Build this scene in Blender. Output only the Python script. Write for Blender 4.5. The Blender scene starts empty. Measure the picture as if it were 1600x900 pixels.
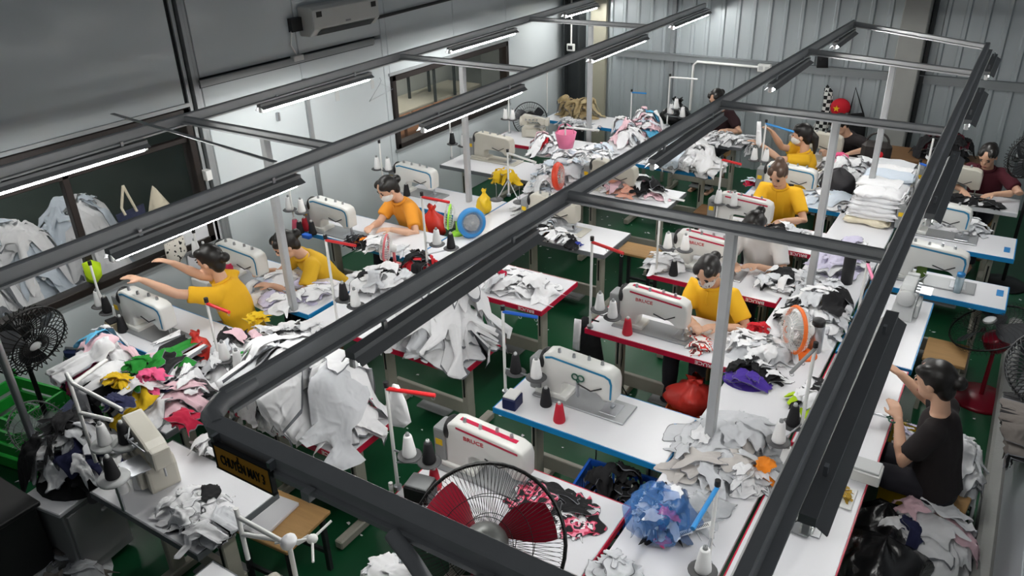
import bpy, bmesh, math, random
import numpy as np
from mathutils import Vector, Matrix, Euler, noise as mnoise

scene = bpy.context.scene
COL = scene.collection
R_ = math.radians
# ------------------------------------------------------------------ camera
CAM_H = 3.6
FPX = 1238.65
YAW, PITCH, ROLL = R_(-32.967), R_(27.048), R_(1.621)
_f = Vector((math.sin(YAW)*math.cos(PITCH), math.cos(YAW)*math.cos(PITCH), -math.sin(PITCH)))
_r0 = Vector((math.cos(YAW), -math.sin(YAW), 0)); _d0 = _f.cross(_r0)
_r = _r0*math.cos(ROLL) + _d0*math.sin(ROLL)
_d = -_r0*math.sin(ROLL) + _d0*math.cos(ROLL)
cam_data = bpy.data.cameras.new('camera'); cam = bpy.data.objects.new('camera', cam_data); COL.objects.link(cam)
cam_data.sensor_width = 36; cam_data.lens = FPX/1600*36; cam_data.clip_end = 100; cam_data.clip_start = 0.05
_m = Matrix((( _r.x, -_d.x, -_f.x, 0), (_r.y, -_d.y, -_f.y, 0), (_r.z, -_d.z, -_f.z, CAM_H), (0, 0, 0, 1)))
cam.matrix_world = _m
scene.camera = cam
def ray(x, y): return _r*((x-800)/FPX) + _d*((y-450)/FPX) + _f
def at(x, y, z=0.76):            # the place at height z that is seen in direction (x, y)
    d = ray(x, y); t = (z-CAM_H)/d.z; return Vector((d.x*t, d.y*t, z))
def atX(x, y, X):
    d = ray(x, y); t = X/d.x; return Vector((X, d.y*t, CAM_H+d.z*t))
def atY(x, y, Y):
    d = ray(x, y); t = Y/d.y; return Vector((d.x*t, Y, CAM_H+d.z*t))
# ------------------------------------------------------------------ world and exposure
w = bpy.data.worlds.new('world'); scene.world = w; w.use_nodes = True
w.node_tree.nodes['Background'].inputs[0].default_value = (0.9, 0.95, 1.0, 1)
w.node_tree.nodes['Background'].inputs[1].default_value = 0.055
scene.view_settings.view_transform = 'Standard'; scene.view_settings.look = 'None'
scene.view_settings.gamma = 1; scene.view_settings.use_curve_mapping = False
scene.view_settings.exposure = 0.55
# ------------------------------------------------------------------ materials
MATS = {}
def lin(c):
    if isinstance(c, str):
        c = [int(c[i:i+2], 16)/255 for i in (0, 2, 4)]
    return tuple(((v/12.92) if v <= .04045 else ((v+.055)/1.055)**2.4) for v in c)
def mat(name, col, rough=.55, metal=0., var=.08, scale=6., bump=0., bscale=40., emit=0., alpha=1., trans=0., stretch=None, detail=4, sub=0.):
    if name in MATS: return MATS[name]
    m = bpy.data.materials.new(name); m.use_nodes = True; nt = m.node_tree; b = nt.nodes['Principled BSDF']
    c = lin(col)
    tc = nt.nodes.new('ShaderNodeTexCoord'); src = tc.outputs['Object']
    if stretch:
        mp = nt.nodes.new('ShaderNodeMapping'); mp.inputs['Scale'].default_value = stretch
        nt.links.new(src, mp.inputs[0]); src = mp.outputs[0]
    n = nt.nodes.new('ShaderNodeTexNoise'); n.inputs['Scale'].default_value = scale; n.inputs['Detail'].default_value = detail
    nt.links.new(src, n.inputs['Vector'])
    mx = nt.nodes.new('ShaderNodeMix'); mx.data_type = 'RGBA'
    mx.inputs['A'].default_value = tuple(max(0, v*(1-var)) for v in c)+(1,); mx.inputs['B'].default_value = tuple(min(1, v*(1+var)) for v in c)+(1,)
    nt.links.new(n.outputs['Fac'], mx.inputs['Factor']); nt.links.new(mx.outputs['Result'], b.inputs['Base Color'])
    b.inputs['Roughness'].default_value = rough; b.inputs['Metallic'].default_value = metal
    if bump:
        n2 = nt.nodes.new('ShaderNodeTexNoise'); n2.inputs['Scale'].default_value = bscale; n2.inputs['Detail'].default_value = 3
        nt.links.new(src, n2.inputs['Vector'])
        bp = nt.nodes.new('ShaderNodeBump'); bp.inputs['Strength'].default_value = bump; bp.inputs['Distance'].default_value = .02
        nt.links.new(n2.outputs['Fac'], bp.inputs['Height']); nt.links.new(bp.outputs[0], b.inputs['Normal'])
    if emit:
        b.inputs['Emission Color'].default_value = c+(1,); b.inputs['Emission Strength'].default_value = emit
    if alpha < 1: b.inputs['Alpha'].default_value = alpha
    if trans: b.inputs['Transmission Weight'].default_value = trans
    MATS[name] = m; return m
def checks(name, c1, c2, scale):
    if name in MATS: return MATS[name]
    m = mat(name, c1, .9); nt = m.node_tree; b = nt.nodes['Principled BSDF']
    tc = nt.nodes.new('ShaderNodeTexCoord'); ck = nt.nodes.new('ShaderNodeTexChecker'); ck.inputs['Scale'].default_value = scale
    ck.inputs['Color1'].default_value = lin(c1)+(1,); ck.inputs['Color2'].default_value = lin(c2)+(1,)
    nt.links.new(tc.outputs['Object'], ck.inputs['Vector']); nt.links.new(ck.outputs['Color'], b.inputs['Base Color'])
    return m
def printed(name, cols, scale=9., rough=.9):
    if name in MATS: return MATS[name]
    m = mat(name, cols[0], rough); nt = m.node_tree; b = nt.nodes['Principled BSDF']
    tc = nt.nodes.new('ShaderNodeTexCoord'); n = nt.nodes.new('ShaderNodeTexNoise'); n.inputs['Scale'].default_value = scale; n.inputs['Detail'].default_value = 1
    cr = nt.nodes.new('ShaderNodeValToRGB'); cr.color_ramp.interpolation = 'CONSTANT'
    k = len(cols)
    while len(cr.color_ramp.elements) < k: cr.color_ramp.elements.new(.5)
    for i, c in enumerate(cols):
        cr.color_ramp.elements[i].position = 0 if i == 0 else .38+.24*(i-1)/max(1, k-2) if k > 2 else .5
        cr.color_ramp.elements[i].color = lin(c)+(1,)
    nt.links.new(tc.outputs['Object'], n.inputs['Vector']); nt.links.new(n.outputs['Fac'], cr.inputs[0]); nt.links.new(cr.outputs[0], b.inputs['Base Color'])
    return m
def cloth(name, col, rough=.9):
    nm = 'cloth_'+name
    if nm in MATS: return MATS[nm]
    m = mat(nm, col, rough, var=.07, scale=5, bump=.75, bscale=13); nt = m.node_tree
    n2 = [n for n in nt.nodes if n.type == 'TEX_NOISE'][-1]; n2.noise_type = 'RIDGED_MULTIFRACTAL'; n2.inputs['Detail'].default_value = 2.5; n2.inputs['Distortion'].default_value = .7
    return m
WHITE_CLOTH = cloth('white', 'f0f0f2'); GREY_CLOTH = cloth('pale_grey', 'd2d4d8'); BLACK_CLOTH = cloth('black', '17171a')
PINK_CLOTH = cloth('pink', 'e85a8a'); PALEPINK = cloth('pale_pink', 'eec9d2'); ICE = cloth('ice_blue', 'd3dde8'); CREAM = cloth('cream', 'e6dcc4')
RED_CLOTH = cloth('red', 'd0202c'); NAVY = cloth('navy', '22264a'); ORANGE_CLOTH = cloth('orange', 'f08a1c'); YELLOWC = cloth('yellow', 'e6bd1c')
GREENC = cloth('green', '1f8a2c'); PURPLE = cloth('purple', '4a2f9a'); TAUPE = cloth('taupe', '6a6460'); LIME = cloth('lime', 'b6d81a'); SKYC = cloth('sky', '5fb4dc')
MAROON = cloth('maroon', '5a1424'); LILAC = cloth('lilac', 'd4cfe6'); FAWN = cloth('fawn', 'a8946c')
LAMINATE = mat('white_laminate', 'e4e4e8', .32, var=.03, scale=3, bump=.02, bscale=120)
RED_EDGE = mat('red_edge', 'c0143c', .4, var=.08); BLUE_EDGE = mat('blue_edge', '1a86c4', .4, var=.08); GREY_EDGE = mat('grey_edge', '6a6e72', .5, var=.1)
LEG_STEEL = mat('leg_paint', 'a9a69a', .5, var=.1, scale=14, bump=.05)
DARK = mat('dark_plastic', '1b1b1d', .45, var=.15); GREYP = mat('grey_plastic', '8b8d8e', .5, var=.08); LGREY = mat('light_grey_plastic', 'c2c4c4', .45, var=.05)
STEEL = mat('bright_steel', 'b9bcc0', .3, .9, var=.08); MSTEEL = mat('machine_bed_steel', 'a4a6a8', .35, .6, var=.1)
MACHINE = mat('machine_enamel', 'dcdcd8', .3, var=.03); OLDMACHINE = mat('old_machine_enamel', 'c4c0b4', .35, var=.08)
MSTRIPE_B = mat('machine_blue_stripe', '2b7fa8', .35); MSTRIPE_R = mat('machine_red_stripe', 'c01c44', .35)
WPLASTIC = mat('white_plastic', 'e8e8e6', .4, var=.03); RAILP = mat('rail_paint', 'b2b4b6', .45, .3, var=.1, scale=10)
WOOD = mat('plywood', 'b8905c', .6, var=.22, scale=5, stretch=(1, 8, 1), bump=.08); DWOOD = mat('brown_wood', '7a5a3a', .6, var=.25, scale=5, stretch=(1, 8, 1))
REDP = mat('red_plastic', 'd8262a', .4, var=.06); BLUEP = mat('blue_plastic', '1f5fc4', .4, var=.06); GREENP = mat('green_plastic', '25a43c', .45, var=.1)
ORANGEP = mat('orange_plastic', 'ee7020', .4); LIMEP = mat('lime_plastic', '9fe040', .4); SKYP = mat('sky_plastic', '2f86c8', .4); PINKP = mat('pink_plastic', 'ea7fa6', .4, alpha=.85)
SKIN = mat('skin', 'd3a78c', .5, var=.06, scale=9); HAIR = mat('black_hair', '15110f', .42, var=.3, scale=30, stretch=(1, 1, .1)); HAIRB = mat('brown_hair', '4a3426', .45, var=.3, scale=30)
BAG_RED = mat('red_bag', 'd83a30', .35, var=.15, bump=.3, bscale=14); BAG_BLACK = mat('black_bag', '121214', .25, var=.2, bump=.5, bscale=12); BAG_YEL = mat('yellow_bag', 'e8c01c', .4, var=.12, bump=.3, bscale=14)
GLASSY = mat('smoky_glass', '5f6a68', .05, var=.02, alpha=.07)
INK_W = mat('white_print', 'f2f2f2', .5); INK_K = mat('black_print', '141210', .5); INK_R = mat('red_print', 'c0303c', .5); INK_B = mat('blue_print', '2450a8', .5)
# ------------------------------------------------------------------ mesh helper
class MB:
    def __init__(s): s.v = []; s.f = []; s.m = []; s.s = []
    def add(s, vs, fs, mi=0, sm=False, M=None):
        o = len(s.v)
        if M is not None: vs = [M @ Vector(q) for q in vs]
        s.v += [tuple(q) for q in vs]
        for q in fs: s.f.append([i+o for i in q]); s.m.append(mi); s.s.append(sm)
        return s
    def box(s, c, d, mi=0, M=None, rz=0):
        x, y, z = d[0]/2, d[1]/2, d[2]/2
        vs = [(a*x, b*y, e*z) for a in (-1, 1) for b in (-1, 1) for e in (-1, 1)]
        L = Matrix.Translation(c) @ Matrix.Rotation(rz, 4, 'Z')
        return s.add(vs, [(0, 1, 3, 2), (4, 6, 7, 5), (0, 4, 5, 1), (2, 3, 7, 6), (0, 2, 6, 4), (1, 5, 7, 3)], mi, False, (M @ L) if M is not None else L)
    def hull(s, pts, mi=0, sm=False, M=None):
        bm = bmesh.new(); vs = [bm.verts.new(p) for p in pts]
        r = bmesh.ops.convex_hull(bm, input=vs)
        bad = [e for e in r['geom_interior'] if isinstance(e, bmesh.types.BMVert)]
        if bad: bmesh.ops.delete(bm, geom=bad, context='VERTS')
        bmesh.ops.dissolve_limit(bm, angle_limit=.01, verts=bm.verts[:], edges=bm.edges[:])
        bm.verts.index_update()
        s.add([v.co.copy() for v in bm.verts], [[v.index for v in f.verts] for f in bm.faces], mi, sm, M); bm.free(); return s
    def cbox(s, c, d, b=.006, mi=0, M=None, rz=0):
        x, y, z = d[0]/2, d[1]/2, d[2]/2; b = min(b, x*.9, y*.9, z*.9); p = []
        for a in (-1, 1):
            for e in (-1, 1):
                for g in (-1, 1):
                    p += [(a*(x-b), e*(y-b), g*z), (a*(x-b), e*y, g*(z-b)), (a*x, e*(y-b), g*(z-b))]
        L = Matrix.Translation(c) @ Matrix.Rotation(rz, 4, 'Z')
        return s.hull(p, mi, False, (M @ L) if M is not None else L)
    def tube(s, pts, r, n=8, mi=0, cap=True, sm=True, M=None):
        pts = [Vector(p) for p in pts]; k = len(pts); rr = r if isinstance(r, (list, tuple)) else [r]*k
        vs = []; fs = []; prev = None
        for i, p in enumerate(pts):
            t = (pts[min(i+1, k-1)]-pts[max(i-1, 0)]).normalized()
            if prev is None: a = t.cross(Vector((0, 0, 1)) if abs(t.z) < .9 else Vector((1, 0, 0))).normalized()
            else: a = (prev-t*prev.dot(t)).normalized()
            prev = a; b = t.cross(a)
            for j in range(n):
                th = 2*math.pi*j/n; vs.append(p+(a*math.cos(th)+b*math.sin(th))*rr[i])
        for i in range(k-1):
            for j in range(n): fs.append((i*n+j, i*n+(j+1) % n, (i+1)*n+(j+1) % n, (i+1)*n+j))
        s.add(vs, fs, mi, sm, M)
        if cap: s.add(vs[:n], [tuple(range(n))[::-1]], mi, False, M); s.add(vs[-n:], [tuple(range(n))], mi, False, M)
        return s
    def cyl(s, p0, p1, r0, r1=None, n=12, mi=0, M=None): return s.tube([p0, p1], [r0, r0 if r1 is None else r1], n, mi, True, True, M)
    def lathe(s, prof, n=16, mi=0, sm=True, M=None):
        vs = []; fs = []
        for (r, z) in prof:
            for j in range(n): vs.append((r*math.cos(2*math.pi*j/n), r*math.sin(2*math.pi*j/n), z))
        for i in range(len(prof)-1):
            for j in range(n): fs.append((i*n+j, i*n+(j+1) % n, (i+1)*n+(j+1) % n, (i+1)*n+j))
        s.add(vs, fs, mi, sm, M)
        return s
    def ell(s, c, r, nu=14, nv=8, mi=0, M=None, sm=True):
        pr = []; vs = []; fs = []
        for i in range(nv+1):
            ph = -math.pi/2+math.pi*i/nv
            for j in range(nu):
                th = 2*math.pi*j/nu; vs.append((c[0]+r[0]*math.cos(ph)*math.cos(th), c[1]+r[1]*math.cos(ph)*math.sin(th), c[2]+r[2]*math.sin(ph)))
        for i in range(nv):
            for j in range(nu): fs.append((i*nu+j, i*nu+(j+1) % nu, (i+1)*nu+(j+1) % nu, (i+1)*nu+j))
        return s.add(vs, fs, mi, sm, M)
    def torus(s, c, R, r, n=32, k=6, axis='Z', mi=0, M=None, a0=0, a1=2*math.pi):
        pts = []
        full = abs(a1-a0-2*math.pi) < 1e-6
        for i in range(n+1):
            t = a0+(a1-a0)*i/n; u, v = R*math.cos(t), R*math.sin(t)
            p = {'Z': (u, v, 0), 'Y': (u, 0, v), 'X': (0, u, v)}[axis]; pts.append((c[0]+p[0], c[1]+p[1], c[2]+p[2]))
        return s.tube(pts, r, k, mi, not full, True, M)
    def prism(s, poly, y0, y1, mi=0, M=None):   # outline in x, z pushed along y
        n = len(poly); vs = [(x, y0, z) for x, z in poly]+[(x, y1, z) for x, z in poly]
        fs = [tuple(range(n)), tuple(range(2*n-1, n-1, -1))]+[(i, i+n, (i+1) % n+n, (i+1) % n) for i in range(n)]
        return s.add(vs, fs, mi, False, M)
    def mesh(s, name, mats):
        me = bpy.data.meshes.new(name); me.from_pydata(s.v, [], s.f)
        for m in (mats if isinstance(mats, (list, tuple)) else [mats]): me.materials.append(m)
        if len(me.polygons) == len(s.m):
            me.polygons.foreach_set('material_index', s.m); me.polygons.foreach_set('use_smooth', s.s)
        me.update(); return me
    def build(s, name, mats, parent=None, loc=None, rz=0):
        o = bpy.data.objects.new(name, s.mesh(name, mats)); COL.objects.link(o)
        if parent is not None: o.parent = parent
        if loc is not None: o.location = loc
        if rz: o.rotation_euler = (0, 0, rz)
        return o
def fixn(o):
    bm = bmesh.new(); bm.from_mesh(o.data); bmesh.ops.recalc_face_normals(bm, faces=bm.faces[:]); bm.to_mesh(o.data); bm.free(); return o
def tag(o, label, cat, group=None, kind=None):
    o['label'] = label; o['category'] = cat
    if group: o['group'] = group
    if kind: o['kind'] = kind
    return o
def thing(name, label, cat, loc=(0, 0, 0), rz=0, group=None):
    o = bpy.data.objects.new(name, None); COL.objects.link(o); o.location = loc; o.rotation_euler = (0, 0, rz); o.empty_display_size = .1
    return tag(o, label, cat, group)
def struct(o): o['kind'] = 'structure'; return o
def text(body, size, m, M, parent, name='lettering', depth=.0008, align='CENTER', sx=1.):
    cu = bpy.data.curves.new(name, 'FONT'); cu.body = body; cu.size = size; cu.align_x = align; cu.align_y = 'CENTER'; cu.extrude = depth; cu.resolution_u = 2; cu.offset = size*.012
    t = bpy.data.objects.new(name+'_tmp', cu); COL.objects.link(t)
    dg = bpy.context.evaluated_depsgraph_get(); me = bpy.data.meshes.new_from_object(t.evaluated_get(dg)); bpy.data.objects.remove(t)
    me.transform(Matrix.Diagonal((sx, 1, 1, 1))); me.transform(M); me.materials.clear(); me.materials.append(m)
    o = bpy.data.objects.new(name, me); COL.objects.link(o); o.parent = parent; return o
def frame3(o, ex, ey):          # matrix with local x along ex, local y along ey
    ex = Vector(ex).normalized(); ey = Vector(ey); ey = (ey-ex*ex.dot(ey)).normalized(); ez = ex.cross(ey); o = Vector(o)
    return Matrix(((ex.x, ey.x, ez.x, o.x), (ex.y, ey.y, ez.y, o.y), (ex.z, ey.z, ez.z, o.z), (0, 0, 0, 1)))
def copy_tree(o, parent=None):
    c = o.copy(); COL.objects.link(c)
    if parent is not None: c.parent = parent
    for ch in list(o.children): copy_tree(ch, c)
    return c
# ================================================================== the setting
WX, BY = -5.85, 10.6
FLOOR = mat('green_epoxy_floor', '0b4e2d', .36, var=.28, scale=1.6, bump=.05, bscale=3, detail=8)
WALLP = mat('wall_panel_paint', 'c9d0d3', .13, var=.03, scale=1.5, bump=.035, bscale=2.2)
WALLP.node_tree.nodes['Principled BSDF'].inputs['Specular IOR Level'].default_value = .35
WALLJ = mat('wall_joint', '4a4c4e', .6); TRIMD = mat('dark_window_alloy', '2a2422', .4, .2, var=.1); ALLOY = mat('alloy_trim', 'a2a6a8', .4, .5, var=.08)
CORR = mat('corrugated_sheet', 'aab2b6', .42, .15, var=.1, scale=2, stretch=(3, 3, .3)); GIRT = mat('girt_paint', '8a8f92', .5, .2, var=.1)
CONC = mat('concrete', '9a9b98', .85, var=.14, scale=4, bump=.12); DARKST = mat('dark_steel', '34383a', .5, .3, var=.2)
struct(MB().box((-2.6, 4.6, -.05), (10.4, 13.2, .1)).build('floor', FLOOR))
wl = struct(MB().box((WX-.12, 5.4, 1.9), (.02, 10.4, 0.001)).build('wall_left', WALLJ))
wl.data.clear_geometry()
b = MB()
W1 = (1.5, 4.10, .80, 2.0); W2 = (6.69, 9.06, .93, 1.75)
def wp(y0, y1, z0, z1): MB().cbox((WX-.05, (y0+y1)/2, (z0+z1)/2), (.1, y1-y0-.006, z1-z0-.006), .006).build('panel', WALLP, wl)
for a in ((.2, 1.5, 0, 3.7), (1.5, 4.1, 0, .8), (1.5, 4.1, 2.0, 3.7), (4.28, 5.42, 0, 2.17), (5.42, 6.6, 0, 2.17), (4.28, 5.42, 2.2, 3.7), (5.42, 6.6, 2.2, 3.7),
          (6.6, 6.69, 0, 3.7), (6.69, 7.9, 0, .93), (7.9, 9.06, 0, .93), (6.69, 7.9, 1.75, 3.7), (7.9, 9.06, 1.75, 3.7), (9.06, 10.6, 0, 3.7)): wp(*a)
bk = MB()   # dark core behind the panel joints
for y0, y1, z0, z1 in ((.2, 1.5, 0, 3.7), (1.5, 4.1, 0, .8), (1.5, 4.1, 2.0, 3.7), (4.1, 6.69, 0, 3.7), (6.69, 9.06, 0, .93), (6.69, 9.06, 1.75, 3.7), (9.06, 10.6, 0, 3.7)):
    bk.box((WX-.11, (y0+y1)/2, (z0+z1)/2), (.02, y1-y0, z1-z0))
bk.build('core', WALLJ, wl)
# column trim beside the big window
t = MB()
for dy, w_, th in ((-.055, .03, .02), (0, .035, .05), (.055, .03, .02)): t.box((WX+th/2, 4.19+dy, 1.85), (th, w_, 3.7), 0)
t.box((WX-.04, 4.19, 1.85), (.06, .17, 3.7), 1)
struct(t.build('trim_1', [ALLOY, DARKST]))
t = MB().box((WX+.02, 5.35, 2.185), (.04, 2.2, .012)).box((WX+.035, 5.35, 2.16), (.012, 2.2, .05), 0).box((WX+.012, 5.35, 2.14), (.024, 2.2, .03), 1)
struct(t.build('trim_2', [ALLOY, DARKST]))
struct(MB().box((WX+.012, 5.43, 1.0), (.024, .05, 1.95)).build('trim_3', ALLOY))
def window(name, W, muls, transom):
    y0, y1, z0, z1 = W; root = bpy.data.objects.new(name, None); COL.objects.link(root); struct(root)
    f = MB(); d = .07
    for (cy, cz, sy, sz) in (((y0+y1)/2, z1-.03, y1-y0, .06), ((y0+y1)/2, z0+.03, y1-y0, .06), (y0+.03, (z0+z1)/2, .06, z1-z0), (y1-.03, (z0+z1)/2, .06, z1-z0)):
        f.cbox((WX-.03, cy, cz), (d+.05, sy, sz), .005)
    f.build('window_frame', TRIMD, root)
    MB().box((WX+.012, (y0+y1)/2, z1+.02), (.024, y1-y0+.06, .03)).box((WX+.012, (y0+y1)/2, z0-.02), (.024, y1-y0+.06, .03)).build('casing', ALLOY, root)
    ys = [y0]+muls+[y1]
    for m in muls: MB().cbox((WX-.03, m, (z0+z1)/2), (.06, .055, z1-z0), .005).build('mullion', TRIMD, root)
    zs = [z0]+([transom] if transom else [])+[z1]
    if transom: MB().cbox((WX-.03, (y0+y1)/2, transom), (.06, y1-y0, .045), .005).build('transom', TRIMD, root)
    for i in range(len(ys)-1):
        for j in range(len(zs)-1):
            MB().box((WX-.045, (ys[i]+ys[i+1])/2, (zs[j]+zs[j+1])/2), (.006, ys[i+1]-ys[i]-.04, zs[j+1]-zs[j]-.04)).build('pane', GLASSY, root)
    return root
window('window_1', W1, [2.96], 1.74); window('window_2', W2, [], 1.16)
# rooms seen through the two windows
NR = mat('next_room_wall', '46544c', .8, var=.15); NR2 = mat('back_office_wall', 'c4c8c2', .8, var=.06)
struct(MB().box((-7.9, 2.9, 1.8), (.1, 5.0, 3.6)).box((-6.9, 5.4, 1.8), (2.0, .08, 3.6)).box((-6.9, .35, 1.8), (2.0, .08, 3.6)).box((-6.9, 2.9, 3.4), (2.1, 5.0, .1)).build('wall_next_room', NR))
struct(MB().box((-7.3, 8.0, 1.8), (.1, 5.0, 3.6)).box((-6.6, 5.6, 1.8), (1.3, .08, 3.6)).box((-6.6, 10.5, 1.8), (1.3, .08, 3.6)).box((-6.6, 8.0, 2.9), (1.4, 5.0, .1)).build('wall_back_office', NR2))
struct(MB().box((-7.0, 5.4, -.05), (2.2, 10.4, .1)).build('floor_next_rooms', CONC))
# back wall of ribbed sheet, with girts and columns
bw = MB(); x = -6.0; top = 3.7; prof = []
while x < 1.7:
    prof += [(x, 0), (x+.10, 0), (x+.115, -.022), (x+.15, -.022), (x+.165, 0)]; x += .2
n = len(prof); vs = [(px_, BY+py_, 0) for px_, py_ in prof]+[(px_, BY+py_, top) for px_, py_ in prof]
bw.add(vs, [(i, i+1, i+1+n, i+n) for i in range(n-1)]); bw.box((-2.2, BY+.06, top/2), (7.8, .05, top))
struct(bw.build('wall_back', CORR))
struct(MB().box((-1.7, BY-.05, 1.42), (6.6, .05, .1)).box((-1.7, BY-.08, 1.465), (6.6, .02, .01)).build('trim_4', GIRT))
struct(MB().box((-1.7, BY-.05, 2.42), (6.6, .05, .1)).build('trim_5', GIRT))
struct(MB().cbox((-1.17, BY-.14, 1.85), (.28, .24, 3.7), .012).build('trim_6', CONC))
struct(MB().cbox((-1.17+.17, BY-.05, 1.85), (.05, .06, 3.7), .006).build('trim_7', DARKST))
struct(MB().box((-5.72, BY-.12, 1.85), (.03, .2, 3.7)).box((-5.6, BY-.12, 1.85), (.22, .02, 3.7)).box((-5.48, BY-.12, 1.85), (.03, .2, 3.7)).build('trim_8', DARKST))
struct(MB().box((-5.24, BY-.05, 1.85), (.24, .06, 3.7)).build('trim_9', mat('buff_sheet', 'a8a594', .6, var=.08, scale=4)))
struct(MB().box((-4.13, BY-.04, 1.85), (.06, .04, 3.7)).build('trim_10', GIRT))
# low concrete kerb and right hand partition
struct(MB().cbox((.42, 4.2, .11), (.1, 6.0, .22), .02).build('trim_11', CONC))
PANELM = mat('partition_sheet', 'a4a9ae', .4, .3, var=.08, scale=3)
pr = struct(MB().box((1.30, 4.6, 1.7), (.04, 13, 3.4)).build('wall_right', PANELM))
# ------------------------------------------------------------------ overhead lamp frames
RZ = 2.13
def bar(mb, p0, p1, w_=.055, h=.085, mi=0):
    p0 = Vector(p0); p1 = Vector(p1); L = (p1-p0).length; M_ = frame3((p0+p1)/2, p1-p0, Vector((0, 0, 1)).cross(p1-p0))
    mb.cbox((0, 0, 0), (L, w_, h), .006, mi, M_)
    return M_, L
def channel(p0, p1, name, parent, w_=.05, h=.075):
    m_ = MB(); M_, L = bar(m_, p0, p1, w_*.72, h)
    m_.box((0, -w_*.6, -h/2+.006), (L, .03, .012), 0, M_)
    return m_.build(name, RAILP, parent)
def frame_thing(label, rails, crosses, posts):
    o = thing('lamp_frame', label, 'steel frame')
    for a, b_ in rails: channel(a, b_, 'rail', o, .06 if a[0] > -1 else .05)
    for a, b_ in crosses: channel(a, b_, 'cross_bar', o, .045, .05)
    for (x_, y_) in posts:
        z0 = 0 if y_ > 8 else .762      # the nearer posts stand on the tables
        MB().cbox((x_, y_, (RZ-.03+z0)/2), (.052, .052, RZ-.03-z0), .006).build('post', RAILP, o)
    return o
FA = frame_thing('grey overhead steel lamp frame along the left white wall', [((-5.03, 1.2, RZ), (-5.27, 10.4, RZ)), ((-3.56, 1.2, RZ), (-3.66, 10.4, RZ))],
    [((-5.1, 3.53, RZ), (-3.6, 3.53, RZ)), ((-5.16, 6.07, RZ), (-3.62, 6.07, RZ)), ((-5.22, 8.6, RZ), (-3.65, 8.6, RZ))], [(-4.27, 3.54), (-4.42, 6.07), (-4.38, 8.6)])
fl = MB().box((0, 0, 0), (1.95, .03, .006)); fl.build('loose_strip', RAILP, FA, loc=(-4.53, 3.12, RZ+.06)).rotation_euler = (0, 0, R_(-7))
FB = frame_thing('grey overhead steel lamp frame carrying the yellow line sign', [((-1.96, 1.28, RZ), (-1.70, 9.7, RZ)), ((-.29, 1.2, RZ), (-.34, 8.8, RZ))],
    [((-1.9, 3.47, RZ), (-.30, 3.47, RZ)), ((-1.82, 5.66, RZ), (-.31, 5.62, RZ)), ((-1.76, 7.9, RZ), (-.32, 7.5, RZ)), ((-1.7, 9.66, RZ), (-.33, 8.76, RZ))], [(-1.01, 3.51), (-1.0, 5.66), (-.97, 7.7)])
nb = MB()      # heavy near beam with a rounded corner
nb.tube([(-1.96, 1.4, RZ), (-1.955, 1.27, RZ), (-1.92, 1.2, RZ), (-1.85, 1.17, RZ)], .034, 10)
bar(nb, (-1.87, 1.17, RZ), (-.28, 1.17, RZ), .062, .055)
nb.box((-1.07, 1.135, RZ-.03), (1.56, .02, .018)); nb.box((-1.42, 1.12, RZ-.03), (.03, .03, .03))
nb.build('front_beam', RAILP, FB)
sp = MB()
sp.tube([(-1.12, 1.12, RZ-.03), (-1.03, 1.09, RZ-.05), (-.985, 1.09, RZ-.11), (-.97, 1.09, RZ-.2), (-.97, 1.09, 1.2)], .022, 10)
sp.tube([(-.8, 1.12, RZ-.03), (-.88, 1.09, RZ-.05), (-.925, 1.09, RZ-.11), (-.935, 1.09, RZ-.2), (-.935, 1.09, 1.2)], .022, 10)
sp.build('bent_support', RAILP, FB)
# yellow line sign
sg = thing('hanging_sign', 'yellow hanging sign reading CHUYỀN MAY 3 under the near beam', 'sign', (0, 0, 0))
ORY = mat('sign_yellow', 'd89a2c', .5, var=.06)
SY = 1.12; c4 = [atY(x_, y_, SY) for x_, y_ in ((331, 684), (424, 744), (343, 718), (432, 778))]
SZ = sum(c_.z for c_ in c4)/4; sx0 = sum(c_.x for c_ in c4)/4; sw = ((c4[1].x-c4[0].x)+(c4[3].x-c4[2].x))/2; sh = ((c4[0].z-c4[2].z)+(c4[1].z-c4[3].z))/2+.012
MB().cbox((0, 0, 0), (sw, .012, sh), .003).build('board', ORY, sg, loc=(sx0, SY, SZ))
MB().box((0, 0, sh/2), (sw+.01, .016, .006)).box((0, 0, -sh/2), (sw+.01, .016, .006)).box((-sw/2, 0, 0), (.006, .016, sh)).box((sw/2, 0, 0), (.006, .016, sh)).build('border', DARK, sg, loc=(sx0, SY, SZ))
text('CHUYỀN MAY 3', sh*.56, INK_K, frame3((sx0, SY-.008, SZ-.004), (1, 0, 0), (0, 0, 1)), sg, sx=.92*sw/(sh*.56*8.3))
for d_ in (-.12, .12): MB().box((sx0+d_, SY+.02, SZ+sh/2+.01), (.012, .05, .03)).build('hook', STEEL, sg)
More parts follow.
